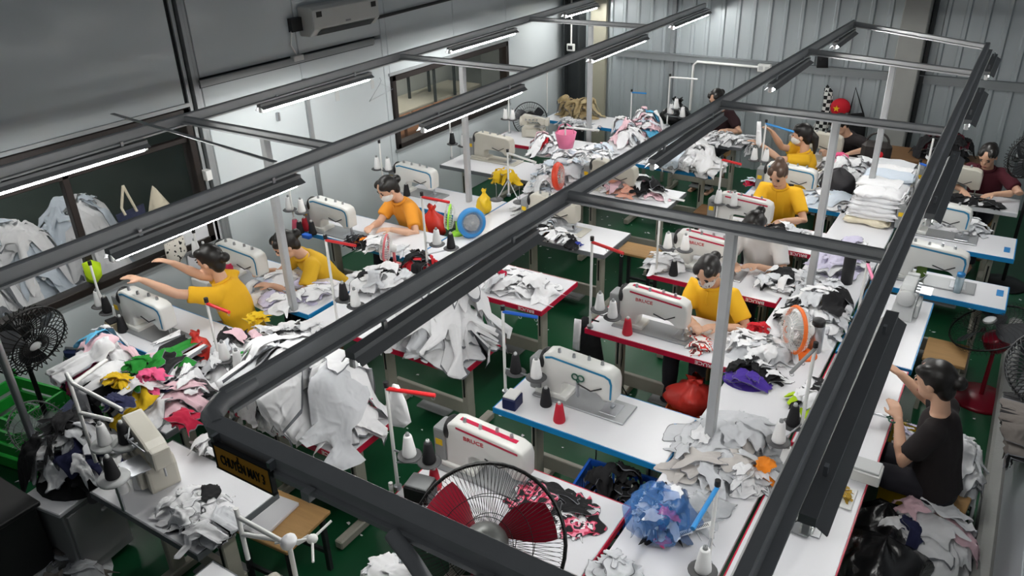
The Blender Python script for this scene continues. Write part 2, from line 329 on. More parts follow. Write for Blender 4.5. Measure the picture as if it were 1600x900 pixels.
# ------------------------------------------------------------------ tube lamps
TUBE = mat('lit_tube', 'fbfaf6', .3, var=0, emit=58.0); TUBE_OFF = mat('unlit_tube', 'e4e6e6', .3, var=0); HOOD = mat('lamp_hood', '8a8c8e', .4, .3, var=.1)
lampmesh = {}
def tube_lamp(x_, y0, y1, label, z=2.05, hw=.05, lit=True):
    L = min(y1, 10.45)-y0; o = thing('tube_lamp', label, 'lamp', (x_, (y0+min(y1, 10.45))/2, z), 0, 'tube lamps on the overhead frames'); k = (round(L, 2), hw, lit)
    if k not in lampmesh:
        h = MB()
        for (xe, ze) in ((hw, -.012), (-.05, -.029)):
            s_ = 1 if xe > 0 else -1
            h.add([(s_*.018, -L/2, .012), (s_*.018, L/2, .012), (xe, L/2, ze), (xe, -L/2, ze)], [(0, 1, 2, 3)])
            h.add([(s_*.018, -L/2, .016), (s_*.018, L/2, .016), (xe+s_*.002, L/2, ze+.003), (xe+s_*.002, -L/2, ze+.003)], [(0, 1, 2, 3)])
        h.box((0, 0, .02), (.046, L, .03))
        u = MB().cyl((0, -L/2+.03, -.026), (0, L/2-.03, -.026), .014, n=10)
        lampmesh[k] = (h.mesh('hood', HOOD), u.mesh('tube', TUBE if lit else TUBE_OFF))
    for nm, me in zip(('hood', 'tube'), lampmesh[k]):
        c = bpy.data.objects.new(nm, me); COL.objects.link(c); c.parent = o
    if 'e' not in lampmesh:
        lampmesh['e'] = MB().cbox((0, 0, 0), (.03, .03, .04), .006).mesh('socket', WPLASTIC)
        lampmesh['h'] = MB().box((0, 0, 0), (.012, .02, .035)).mesh('hanger', STEEL)
    for s_ in (-1, 1):
        c = bpy.data.objects.new('socket', lampmesh['e']); COL.objects.link(c); c.parent = o; c.location = (0, s_*(L/2-.016), -.018)
        c = bpy.data.objects.new('hanger', lampmesh['h']); COL.objects.link(c); c.parent = o; c.location = (-.0, s_*L*.35, .05)
    return o
ordn = ['nearest', 'second', 'third', 'farthest']
for rail, nm, spans in (((-5.0, -5.22), 'the rail beside the white wall', ((1.98, 3.15), (4.22, 5.55), (6.87, 8.2), (9.5, 10.45))),
                        ((-3.52, -3.62), 'the second rail from the white wall', ((1.88, 3.13), (4.36, 5.75), (7.05, 8.4), (9.2, 10.45))),
                        ((-1.885, -1.665), 'the long middle rail', ((1.76, 3.09), (4.36, 5.61), (6.63, 7.85), (8.7, 9.6))),
                        ((-.215, -.265), 'the right-hand rail', ((1.75, 3.05), (4.2, 5.35), (6.15, 7.2), (7.85, 8.7)))):
    for i, (y0, y1) in enumerate(spans):
        x_ = rail[0]+(rail[1]-rail[0])*(y0+y1-3)/16
        tube_lamp(x_, y0, y1, f'{ordn[i]} tube lamp under {nm}', hw=.048 if ('wall' in nm and not (i == 0 and 'second' in nm)) else .056)
# lamps of the rooms behind the windows
for (x_, y0, y1, z, lb) in ((-7.1, 2.2, 3.4, 2.5, 'tube lamp on the ceiling behind the big garment window'), (-6.7, 7.2, 8.6, 2.6, 'tube lamp on the ceiling of the room behind the small window')):
    tube_lamp(x_, y0, y1, lb, z)
# ================================================================== sewing tables
TT = .76
def bevel(me, w_=.01, seg=2, ang=30):
    bm = bmesh.new(); bm.from_mesh(me); bmesh.ops.recalc_face_normals(bm, faces=bm.faces[:])
    ed = [e for e in bm.edges if len(e.link_faces) == 2 and e.calc_face_angle(0) > R_(ang)]
    bmesh.ops.bevel(bm, geom=ed, offset=w_, segments=seg, profile=.6, affect='EDGES', clamp_overlap=True); bm.to_mesh(me); bm.free(); return me
def ring(mb, w_, d, z0, z1, t, mi=0):
    o = [(-w_/2, -d/2), (w_/2, -d/2), (w_/2, d/2), (-w_/2, d/2)]; i_ = [(a*(1-2*t/w_), b_*(1-2*t/d)) for a, b_ in o]
    vs = [(x, y, z) for z in (z0, z1) for q in (o, i_) for x, y in q]; fs = []
    for k in range(4):
        j = (k+1) % 4; fs += [(k, j, 8+j, 8+k), (4+j, 4+k, 12+k, 12+j), (k, 4+k, 4+j, j), (8+k, 8+j, 12+j, 12+k)]
    mb.add(vs, fs, mi); return mb
TABLES = {}
def table(key, label, x0, x1, y0, y1, edge, print_=None, beam=None, legs=True, group=None, legx=None, rz=0):
    w_, d = x1-x0, y1-y0; o = thing('sewing_table', label, 'table', ((x0+x1)/2, (y0+y1)/2, 0), rz, group)
    MB().cbox((0, 0, TT-.018), (w_-.012, d-.012, .036), .004).build('table_top', LAMINATE, o)
    ring(MB(), w_, d, TT-.042, TT-.003, .008).build('edge_band', edge, o)
    if legs:
        lx = legx or (-w_/2+.16, w_/2-.16)
        for s_ in lx:
            MB().cbox((s_, 0, .40), (.045, .09, .66), .006).box((s_, 0, TT-.05), (.05, d*.8, .02)).build('leg', LEG_STEEL, o)
            MB().cbox((s_, 0, .04), (.06, d*1.05, .06), .008).build('foot', LEG_STEEL, o)
            MB().box((s_, -.047, .48), (.012, .004, .2)).build('slot', DARK, o)
        MB().cbox(((lx[0]+lx[1])/2, .06, .2), (lx[1]-lx[0], .035, .11), .005).build('stretcher', LEG_STEEL, o)
        MB().cbox((.0, .1, .1), (.28, .2, .02), .006).build('treadle', GREYP, o)
        if beam: text(beam, .1, INK_B, frame3((.1, .04, .2), (1, 0, 0), (0, 0, 1)), o, 'stretcher_lettering')
    if print_:
        tx, sz, up = print_[1], .036, -1
        text(print_[0], sz, INK_W, frame3((tx, -d/2-.0006, TT-.022), (up, 0, 0), (0, 0, up)), o, 'edge_lettering', sx=1.3)
    TABLES[key] = (x0, x1, y0, y1); return o
# right-hand line, tables on its left side
table('B1', 'red-edged sewing table just behind the big floor fan', -2.30, -1.19, 2.35, 2.9, RED_EDGE, ('BRUCE', .4))
table('B2', 'blue-edged empty sewing table in the middle foreground, JACK on its stretcher', -2.28, -1.17, 3.26, 3.78, BLUE_EDGE, None, 'JACK')
table('B3', 'red-edged sewing table of the yellow-shirted worker in the patterned mask', -2.24, -1.17, 4.39, 4.95, RED_EDGE, ('BRUCE', .36))
table('B4', 'red-edged sewing table of the worker in the white T-shirt', -2.21, -1.17, 5.42, 5.97, RED_EDGE, ('BRUCE', .36))
table('B5', 'red-edged sewing table before the yellow-shirted worker with brown tied hair', -2.18, -1.15, 6.42, 6.95, RED_EDGE, ('BRUCE', .4))
table('B6', 'blue-edged sewing table of the masked worker reaching sideways', -2.1, -1.12, 7.5, 8.0, BLUE_EDGE)
table('B7', 'far sewing table of the worker in black near the ribbed wall', -2.05, -1.1, 8.75, 9.3, GREY_EDGE)
# left line, tables against the white wall
table('T1', 'blue-edged sewing table of the worker raising both arms', -5.30, -4.12, 2.58, 3.13, BLUE_EDGE)
table('T2', 'blue-edged sewing table of the worker bending low beside the post', -5.36, -4.12, 3.54, 4.09, BLUE_EDGE)
table('T3', 'blue-edged sewing table of the orange-shirted masked worker by the wall', -5.40, -4.08, 4.70, 5.25, BLUE_EDGE)
table('T4', 'blue-edged unstaffed sewing table beneath the small wall window', -5.2, -4.08, 5.70, 6.25, BLUE_EDGE)
table('T5', 'grey-edged sewing table with a beige machine near the yellow cloth', -5.4, -4.1, 6.88, 7.43, GREY_EDGE)
table('T6', 'red-edged sewing table with an overlock before the round black fan', -5.45, -4.1, 7.95, 8.45, RED_EDGE)
table('T7', 'blue-edged table under the beige cloth at the far wall', -5.35, -4.12, 9.1, 9.6, BLUE_EDGE)
# left line, tables on its right side
table('A1', 'red-edged table under the big white garment heap nearest the yellow sign', -3.70, -2.72, 2.43, 2.9, RED_EDGE, ('BRUCE', .38))
table('A2', 'red-edged table under the tall folded white garment heap', -3.70, -2.66, 3.48, 4.0, RED_EDGE, ('BRUCE', .4))
table('A3', 'red-edged table carrying the small white pile with a crimson patch', -3.70, -2.63, 4.45, 5.02, RED_EDGE, ('BRUCE', .4))
table('A4', 'grey-edged table with orange and blue scraps next to the wooden stool', -3.70, -2.67, 5.57, 6.12, GREY_EDGE)
table('A5', 'grey-edged table covered by peach and black garments', -3.70, -2.62, 6.8, 7.35, GREY_EDGE)
table('A6', 'blue-edged table under the white garment heap at the far middle', -3.70, -2.58, 7.95, 8.35, BLUE_EDGE)
table('A7', 'grey table of the worker in the dark maroon T-shirt', -3.70, -2.6, 9.05, 9.5, GREY_EDGE)
# centre tables between the rows
def bench(key, label, x0, x1, y0, y1, nleg):
    o = thing('centre_table', label, 'table', ((x0+x1)/2, (y0+y1)/2, 0)); w_, d = x1-x0, y1-y0
    MB().cbox((0, 0, TT-.015), (w_-.01, d, .03), .003).build('table_top', LAMINATE, o)
    MB().box((0, -d/2+.06, TT-.06), (w_-.08, .04, .05)).build('rail', LEG_STEEL, o); MB().box((0, d/2-.06, TT-.06), (w_-.08, .04, .05)).build('rail', LEG_STEEL, o)
    for i in range(nleg):
        for s_ in (-1, 1): MB().cbox((s_*(w_/2-.05), -d/2+.06+(d-.12)*i/(nleg-1), (TT-.03)/2), (.04, .04, TT-.03), .004).build('leg', LEG_STEEL, o)
    TABLES[key] = (x0, x1, y0, y1)
bench('CB', 'long white centre table running under the right-hand lamp frame', -1.165, -.66, 2.1, 8.9, 4)
bench('CA', 'long white centre table running down the left line', -4.075, -3.71, 2.55, 9.6, 4)
# right side of the right-hand line
table('R0', 'white machine table in the lower right corner, red strip at its far end', -.645, -.205, 2.3, 3.80, RED_EDGE)
table('R1', 'white machine table in front of the woman in the black T-shirt', -.645, -.19, 3.83, 4.92, RED_EDGE)
table('R2', 'blue-edged machine table with an overlock right of the long rail', -.645, -.175, 4.95, 6.0, BLUE_EDGE)
table('R3', 'blue-edged machine table nearer of the two at the right edge', -.645, .28, 6.12, 6.55, BLUE_EDGE)
table('R4', 'blue-edged machine table farther of the two at the right edge', -.645, .28, 7.12, 7.6, BLUE_EDGE)
table('R5', 'white table of the worker in maroon at the far right', -.645, .25, 8.25, 8.66, LAMINATE)
# near left overlock table
table('O1', 'white overlock table in the lower left with garments on it', -3.72, -2.84, 1.53, 2.05, GREY_EDGE)
# ================================================================== sewing machines
ARM = [(-.22, .0), (-.22, .235), (-.195, .272), (-.15, .285), (.18, .265), (.222, .247), (.235, .205), (.232, .09), (.165, .08), (.152, .1), (.12, .118), (-.06, .118), (-.09, .1), (-.10, .0)]
def _arm(mats_key, m):
    me = MB().prism(ARM, -.05, .05).mesh('arm_'+mats_key, m); bevel(me, .014, 2, 25)
    me.polygons.foreach_set('use_smooth', [True]*len(me.polygons)); return me
STRIPE = [(-.19, .255), (-.148, .268), (.176, .248), (.21, .234), (.22, .2), (.217, .105), (.207, .105), (.209, .196), (.198, .224), (.172, .236), (-.148, .256), (-.185, .244)]
MCH = {}
def machine(label, x, y, style='blue', rz=0, brand=None, z=TT):
    o = thing('sewing_machine', label, 'sewing machine', (x, y, z), rz); o.scale = (1.1, 1.1, 1.1)
    if style not in MCH:
        body = OLDMACHINE if style == 'old' else MACHINE; d = {}
        d['arm'] = _arm(style, body)
        d['bed'] = bevel(MB().box((.03, 0, .006), (.56, .19, .012)).mesh('bed', MSTEEL if style != 'old' else body), .003, 1)
        d['needle_plate'] = MB().cbox((.2, 0, .0135), (.1, .12, .004), .002).mesh('needle_plate', STEEL)
        d['pillar_base'] = bevel(MB().box((-.15, 0, .02), (.2, .13, .03)).mesh('pillar_base', body), .008, 2)
        if style != 'old':
            sm = MSTRIPE_B if style == 'blue' else MSTRIPE_R
            if style == 'blue': d['stripe'] = MB().prism(STRIPE, -.0525, .0525).mesh('stripe', sm)
            else: d['stripe'] = MB().add([(-.15, -.052, .268), (.2, -.052, .244), (.2, -.052, .232), (-.15, -.052, .256)], [(0, 1, 2, 3)]).add([(-.15, .052, .268), (.2, .052, .244), (.2, .052, .232), (-.15, .052, .256)], [(3, 2, 1, 0)]).prism([(-.15, .286), (.17, .267), (.17, .2685), (-.15, .2875)], -.012, .012).mesh('stripe', sm)
        d['control_box'] = bevel(MB().box((-.255, .0, .12), (.07, .11, .2)).mesh('control_box', GREYP), .012, 2)
        d['handwheel'] = MB().lathe([(0, 0), (.055, 0), (.062, .008), (.062, .022), (.05, .03), (0, .03)], 20, M=frame3((-.225, 0, .215), (0, 1, 0), (0, 0, 1))).mesh('handwheel', DARK)
        d['needle_bar'] = MB().cyl((.2, 0, .02), (.2, 0, .09), .005, n=8).mesh('needle_bar', STEEL)
        d['presser_foot'] = MB().cyl((.2, .014, .03), (.2, .014, .09), .004, n=6).box((.2, .012, .024), (.018, .03, .012)).mesh('presser_foot', STEEL)
        d['tension_dial'] = MB().cyl((.1, .05, .2), (.1, .08, .2), .016, .013, 10).mesh('tension_dial', STEEL)
        d['thread_lever'] = MB().tube([(.16, -.052, .16), (.1, -.062, .13), (.02, -.06, .15)], .004, 6).mesh('thread_lever', DARK)
        d['knob'] = MB().cyl((0, 0, 0), (0, 0, .025), .011, .008, 8).mesh('knob', STEEL)
        d['sticker'] = MB().box((-.255, -.0555, .14), (.04, .003, .035)).mesh('sticker', YELLOWC)
        MCH[style] = d
    for k, me in MCH[style].items():
        if k == 'knob':
            for kx in (-.12, -.03, .05, .13):
                c = bpy.data.objects.new('knob', me); COL.objects.link(c); c.parent = o; c.location = (kx, .012*(1 if kx > 0 else -1), .282-.06*(kx+.15))
            continue
        c = bpy.data.objects.new(k, me); COL.objects.link(c); c.parent = o
    if brand:
        for s_ in (-1, 1): text(brand, .032, INK_R, frame3((-.05, s_*.0512, .215), (-s_, 0, 0), (0, 0, 1)), o, 'brand_lettering', sx=1.2)
    return o
def overlock(label, x, y, rz=0, m=None, sc=1., z=TT):
    m = m or OLDMACHINE; o = thing('overlock_machine', label, 'sewing machine', (x, y, z), rz); o.scale = (sc, sc, sc)
    def bv(mb, nm, mt, w_=.01): c = bpy.data.objects.new(nm, bevel(mb.mesh(nm, mt), w_, 2)); COL.objects.link(c); c.parent = o; return c
    bv(MB().prism([(-.14, .0), (-.14, .12), (-.1, .16), (.14, .16), (.16, .12), (.16, 0)], -.07, .07), 'body', m, .014)
    bv(MB().prism([(-.15, .15), (-.15, .27), (-.12, .29), (.12, .26), (.17, .24), (.17, .17), (.12, .16), (.09, .2), (-.06, .2), (-.07, .15)], -.045, .05), 'arm', m, .012)
    bv(MB().box((.195, .0, .205), (.05, .085, .1)), 'face_cover', m, .01)
    bv(MB().box((.02, -.085, .07), (.2, .03, .1)), 'looper_cover', m, .008)
    MB().lathe([(0, 0), (.06, 0), (.065, .01), (.065, .03), (0, .035)], 18, M=frame3((-.17, 0, .2), (0, 1, 0), (0, 0, 1))).build('handwheel', m, o)
    for k in range(4): MB().cyl((-.08+.05*k, -.05, .235), (-.08+.05*k, -.075, .235), .012, .01, 8).build('tension_dial', STEEL, o)
    MB().box((.12, -.1, .165), (.14, .1, .006)).build('cloth_plate', STEEL, o)
    MB().cyl((.2, 0, .16), (.2, 0, .1), .005, n=6).build('needle_bar', STEEL, o)
    MB().tube([(.0, -.05, .29), (.1, -.09, .3), (.2, -.06, .27)], .004, 6).build('thread_guide', STEEL, o)
    return o
machine('white BRUCE sewing machine on the table behind the big floor fan', -1.95, 2.73, 'red', 0, 'BRUCE')
p = at(905, 625); machine('white blue-striped sewing machine on the empty blue-edged table', p.x, p.y-.0, 'blue')
p = at(1020, 515); machine('white BRUCE sewing machine before the worker in the patterned mask', p.x, p.y, 'red', 0, 'BRUCE')
machine('white sewing machine before the worker in the white T-shirt', -1.85, 5.72, 'red', 0, 'BRUCE')
machine('white sewing machine before the worker with brown tied hair', -1.85, 6.72, 'red')
machine('white blue-striped machine beside the masked worker reaching sideways', -1.72, 7.76, 'blue')
machine('small pale machine at the far table of the worker in black', -1.75, 9.05, 'old')
p = at(238, 518); machine('white blue-striped sewing machine below the raised arms', p.x, p.y, 'blue')
p = at(383, 436); machine('white blue-striped sewing machine before the bending worker', p.x, p.y, 'blue')
p = at(522, 362); machine('white blue-striped sewing machine before the orange-shirted worker', p.x, p.y, 'blue')
p = at(652, 302); machine('white blue-striped sewing machine on the unstaffed table by the wall', p.x, p.y, 'blue')
p = at(772, 250); machine('beige sewing machine near the yellow cloth and the wall', p.x, p.y, 'old')
p = at(833, 213); overlock('beige overlock machine in front of the round black fan', p.x, p.y, R_(15), None, .95)
p = at(242, 738); overlock('old beige overlock machine among thread cones in the lower left', p.x, p.y, R_(-15), None, 1.15)
p = at(1424, 492); overlock('grey overlock machine on the blue-edged table right of the rail', p.x-.05, p.y, R_(90), LGREY, .95)
machine('white blue-striped sewing machine on the nearer right-edge table', -.28, 6.36, 'blue')
machine('pale green-striped sewing machine on the farther right-edge table', -.35, 7.36, 'blue')
machine('pale sewing machine before the worker in maroon at the far right', -.36, 8.5, 'old')
machine('white sewing machine under the rail beside the yellow scrap tray', -.43, 3.42, 'red', R_(90))
machine('white sewing machine under the rail before the woman in black', -.45, 4.55, 'red', R_(90))
p = at(862, 365); machine('white sewing machine among scraps under the middle rail', -3.35, 5.9, 'old')
machine('grey sewing machine at the left end of the peach garment table', -3.3, 7.05, 'old')
# ================================================================== thread stands and cones
CONE = {}
def cone(label, p, c, group):
    mt = {'white': mat('white_thread', 'ececec', .75, var=.05, scale=40, stretch=(1, 1, 12)), 'black': mat('black_thread', '16161a', .7, var=.2, scale=40, stretch=(1, 1, 12)),
          'red': mat('red_thread', 'c01e34', .7, var=.1, scale=40, stretch=(1, 1, 12)), 'pink': mat('pink_thread', 'd85a74', .7, var=.1, scale=40, stretch=(1, 1, 12))}[c]
    if c not in CONE:
        CONE[c] = (MB().lathe([(.0, 0), (.034, 0), (.037, .006), (.036, .02), (.022, .115), (.019, .122), (0, .122)], 16).mesh('thread', mt), MB().lathe([(0, .121), (.012, .121), (.010, .138), (0, .138)], 10).mesh('core', GREYP if c == 'white' else LGREY))
    o = thing('thread_cone', label, 'thread cone', p, 0, group)
    for nm, me in zip(('thread', 'core'), CONE[c]):
        q = bpy.data.objects.new(nm, me); COL.objects.link(q); q.parent = o
    return o
def vtop(p, ty):      # height at which a vertical line over p is seen at picture row ty
    lo, hi = p.z, 2.6
    for _ in range(40):
        m_ = (lo+hi)/2; d = Vector((p.x, p.y, m_))-Vector((0, 0, CAM_H)); yy = 450+FPX*d.dot(_d)/d.dot(_f)
        if yy > ty: lo = m_
        else: hi = m_
    return lo
PLATE = mat('spool_plate', '4a4a4c', .5, var=.1)
def stand(where, base, top, arm=None, armc=None, plates=(), z=TT, noplate=False):
    p = at(base[0], base[1], z); zt = vtop(p, top[1]); o = thing('thread_stand', f'thread stand {where}', 'thread stand', p); h = zt-z
    MB().cyl((0, 0, 0), (0, 0, h), .0095, n=8).build('pole', WPLASTIC, o)
    MB().cyl((0, 0, 0), (0, 0, .02), .022, n=10).build('clamp', STEEL, o)
    MB().cyl((0, 0, h-.01), (0, 0, h+.02), .014, n=8).build('cap', DARK, o)
    if arm:
        q = Vector(arm_pt(arm, p, zt))-p; e = Vector((0, 0, h-.02)); d = q-e
        MB().tube([e, e+d], .011, 6).build('arm', armc or REDP, o)
        for k in (.5, .95):
            r_ = e+d*k; MB().torus((r_.x, r_.y, r_.z-.018), .01, .002, 10, 4, 'Y').build('eyelet', STEEL, o)
    for i, (px_, py_, c, wh) in enumerate(plates):
        q = at(px_, py_, z+.16) if abs(h) < .4 else atY(px_, py_, p.y)
        if (q-p).length > .35 or q.z < z+.02 or q.z > zt+.1: q = at(px_, py_, z+min(.18, h*.4))
        l = q-p
        MB().tube([(0, 0, l.z-.005), (l.x, l.y, l.z-.005)], .006, 6).build('cross_rod', STEEL, o)
        MB().lathe([(0, -.004), (.058, -.004), (.065, .002), (.06, .006), (0, .004)], 18, M=Matrix.Translation(l)).build('spool_plate', PLATE, o)
        MB().cyl((l.x, l.y, l.z), (l.x, l.y, l.z+.15), .003, n=6).build('spindle', STEEL, o)
        if c: cone(f'{c} thread cone {wh} on the stand {where}', q+Vector((0, 0, .006)), c, 'thread cones on stands')
    return o
def arm_pt(arm, p, zt):
    q = at(arm[0], arm[1], zt-.02); d = q-p; d.z = 0
    if d.length > .42: q = Vector((p.x, p.y, 0))+d.normalized()*.42
    return (q.x, q.y, zt-.02)
stand('at the red-edged table behind the big floor fan', (622, 763), (617, 602), (680, 618), REDP, [(640, 712, 'white', 'left'), (671, 722, 'black', 'right')])
stand('at the blue-edged empty table', (790, 614), (789, 482), (840, 496), BLUEP, [(806, 582, 'black', 'left'), (838, 590, 'white', 'right')])
stand('left of the masked worker in the patterned mask', (922, 512), (929, 374), (974, 396), REDP, [(937, 484, 'white', 'left'), (957, 496, 'white', 'right')])
stand('left of the worker in the white T-shirt', (1025, 428), (1031, 334), None, None, [(1043, 388, 'white', 'left'), (1070, 391, 'white', 'right')])
stand('left of the worker with brown tied hair', (1118, 352), (1122, 246), (1158, 257), REDP, [(1122, 318, 'white', 'left'), (1146, 322, 'white', 'right')])
stand('in front of the masked worker reaching sideways', (1186, 282), (1190, 190), (1240, 206), SKYP, [(1178, 250, 'white', 'left'), (1196, 252, 'white', 'right')])
stand('beside the red bag on the left table', (350, 592), (322, 470), (358, 488), REDP, [(352, 562, 'white', 'left'), (374, 575, 'white', 'right')])
stand('beside the pink-rimmed desk fan', (528, 508), (513, 371), (556, 384), REDP, [(538, 468, 'black', 'left'), (556, 478, 'white', 'right')])
stand('beside the lime desk fan', (669, 428), (663, 304), (702, 316), REDP, [(683, 382, 'white', 'left'), (705, 388, 'black', 'right')])
stand('before the raised hands at the left wall', (164, 492), (146, 412), None, None, [(157, 478, 'white', 'left'), (169, 488, 'black', 'right')])
stand('against the wall behind the white box of threads', (318, 432), (300, 362), None, None, [(308, 398, 'white', 'left'), (322, 403, 'black', 'right')])
stand('on the wall above the bending worker', (462, 360), (446, 292), None, None, [(453, 328, 'white', 'left'), (472, 332, 'white', 'right')])
stand('on the wall behind the orange-shirted worker', (600, 296), (581, 222), None, None, [(590, 264, 'white', 'left'), (607, 266, 'white', 'right')])
stand('below the small wall window', (706, 248), (693, 186), None, None, [(707, 225, 'black', 'left'), (724, 228, 'white', 'right')])
stand('behind the beige overlock by the round fan', (796, 208), (793, 142), None, None, [(790, 186, 'white', 'left'), (801, 187, 'white', 'right')])
stand('at the far blue-edged table in the corner', (855, 178), (856, 102), (878, 104), SKYP)
stand('beside the yellow cloth on the centre table', (795, 306), (797, 236), (850, 258), WPLASTIC, [(776, 312, None, ''), (812, 316, None, '')])
stand('with the pink basket in the far left line', (883, 268), (880, 196), (936, 204), WPLASTIC)
stand('at the far end by the heap of white and blue scraps', (985, 190), (984, 142), (1010, 146), SKYP)
stand('with white cones near the black bags', (1042, 196), (1041, 118), (1090, 124), WPLASTIC, [(1048, 178, 'white', 'left'), (1056, 170, 'white', 'middle'), (1066, 183, 'white', 'right')])
stand('on the white centre table in the right foreground', (1246, 702), (1271, 540), (1236, 582), GREYP, [(1216, 690, 'white', 'left'), (1238, 664, 'black', 'right')])
stand('beside the blue plastic bag', (1106, 884), (1122, 756), (1082, 826), SKYP, [(1098, 892, 'white', 'lower')])
stand('behind the orange-rimmed fan', (1336, 512), (1354, 408), (1366, 442), PINKP, [(1344, 504, 'white', 'left'), (1337, 528, 'white', 'lower left'), (1372, 436, 'white', 'upper right'), (1382, 420, 'white', 'far right')])
stand('at the folded white stack', (1424, 318), (1436, 252), (1462, 264), BLUEP, [(1413, 388, 'white', 'lower')])
stand('right of the post by the far heap', (1440, 300), (1452, 214), None, None)
for n_, (bx, by, c, lb) in enumerate(((853, 633, 'black', 'black thread cone standing beside the blue-striped machine'), (874, 658, 'red', 'red thread cone standing at the front of the empty blue-edged table'),
        (979, 503, 'black', 'black thread cone behind the red one at the patterned-mask table'), (980, 522, 'red', 'dark red thread cone at the patterned-mask table'), (680, 762, 'red', 'red thread cone beside the black box at the front red table'),
        (193, 518, 'black', 'black thread cone beside the small cardboard box'), (186, 500, 'white', 'white thread cone behind the small cardboard box'), (352, 434, 'white', 'white thread cone beside the white box of threads'),
        (463, 362, 'pink', 'dusty pink thread cone in the row by the wall'), (470, 366, 'black', 'first black thread cone in the row by the wall'), (478, 360, 'red', 'red thread cone in the row by the wall'), (489, 366, 'black', 'last black thread cone in the row by the wall'),
        (613, 310, 'black', 'left black thread cone on the unstaffed table'), (636, 306, 'black', 'right black thread cone on the unstaffed table'),
        (193, 768, 'white', 'white thread cone standing nearest at the old overlock'), (220, 760, 'white', 'white thread cone standing right of its twin at the old overlock'),
        (1226, 728, 'white', 'small white thread cone at the edge of the clear plastic bag'), (1052, 430, 'black', 'black thread cone beside the white bundle at the white T-shirt table'),
        (803, 320, None, ''), )):
    if c: cone(lb, at(bx, by)+Vector((0, 0, .001)), c, 'thread cones standing on tables')
# ================================================================== heaps of garments
HEM = cloth('hem', '74767c')
def cloth_patch(rng, cx, cy, a, b_, rot, hm, rect, k, zb, nu=17, nv=14, fold=.012):
    gu = np.concatenate([[-1, -.965], np.linspace(-.86, .86, nu-4), [.965, 1]]); gv = np.concatenate([[-1, -.95], np.linspace(-.82, .82, nv-4), [.95, 1]])
    u, v = np.meshgrid(gu, gv, indexing='ij')
    f = rng.uniform(0, 6.28, 8)
    x = a*u*(1+.22*np.sin(2.6*v+f[0])+.14*np.sin(5*v+f[4])); y = b_*v*(1+.28*np.sin(2.4*u+f[1])+.14*np.sin(5*u+f[5]))+.25*b_*math.sin(f[2])*u*u
    c, s = math.cos(rot), math.sin(rot); X = cx+c*x-s*y; Y = cy+s*x+c*y
    k1, k2 = rng.uniform(4, 9), rng.uniform(3, 7)
    wr = fold*1.7*(1-np.abs(np.sin(k1*v+1.3*np.sin(2*u+f[3])+f[6]))**.7)+fold*(1-np.abs(np.sin(k2*u+2*np.sin(2.2*v+f[7])))**.8)
    wr += fold*.35*(1+np.sin(60*(X*math.cos(f[0])+Y*math.sin(f[0]))+f[1]))
    edge = np.maximum(np.abs(u), np.abs(v))**10
    Xc, Yc, dr = X, Y, np.zeros_like(X)
    if rect:
        x0, x1, y0, y1 = rect
        Xc = np.clip(X, x0, x1); Yc = np.clip(Y, y0, y1); dr = np.hypot(X-Xc, Y-Yc)
    arr, ox, oy, rs = hm
    I = np.clip(((Xc-ox)/rs).astype(int), 1, arr.shape[0]-2); J = np.clip(((Yc-oy)/rs).astype(int), 1, arr.shape[1]-2)
    base = np.max([arr[I+i, J+j] for i in (-1, 0, 1) for j in (-1, 0, 1)], axis=0)
    Zs = base+.004
    for _ in range(3):       # the sheet bridges hollows instead of following every dip
        P = np.pad(Zs, 1, mode='edge'); Zs = np.maximum(base+.004, (P[:-2, 1:-1]+P[2:, 1:-1]+P[1:-1, :-2]+P[1:-1, 2:]+2*Zs)/6)
    Z = Zs+wr*(1-.75*edge)
    ins = dr == 0
    np.maximum.at(arr, (I[ins], J[ins]), Z[ins])
    H_ = Z-zb
    Z = Z-dr-.75*np.clip(H_-.02, 0, 1)*(1-np.exp(-9*dr))
    out = np.where(dr > 0, .012+wr*.9+.0012*k+.08*np.minimum(dr, .3)+.12*H_*np.exp(-6*dr), 0)
    if rect:
        nx = np.where(dr > 0, (X-Xc)/np.maximum(dr, 1e-6), 0); ny = np.where(dr > 0, (Y-Yc)/np.maximum(dr, 1e-6), 0)
        Xc = Xc+nx*out; Yc = Yc+ny*out
    vs = np.stack([Xc, Yc, Z], -1).reshape(-1, 3)
    fs = [(i*nv+j, (i+1)*nv+j, (i+1)*nv+j+1, i*nv+j+1) for i in range(nu-1) for j in range(nv-1)]
    return vs.tolist(), fs
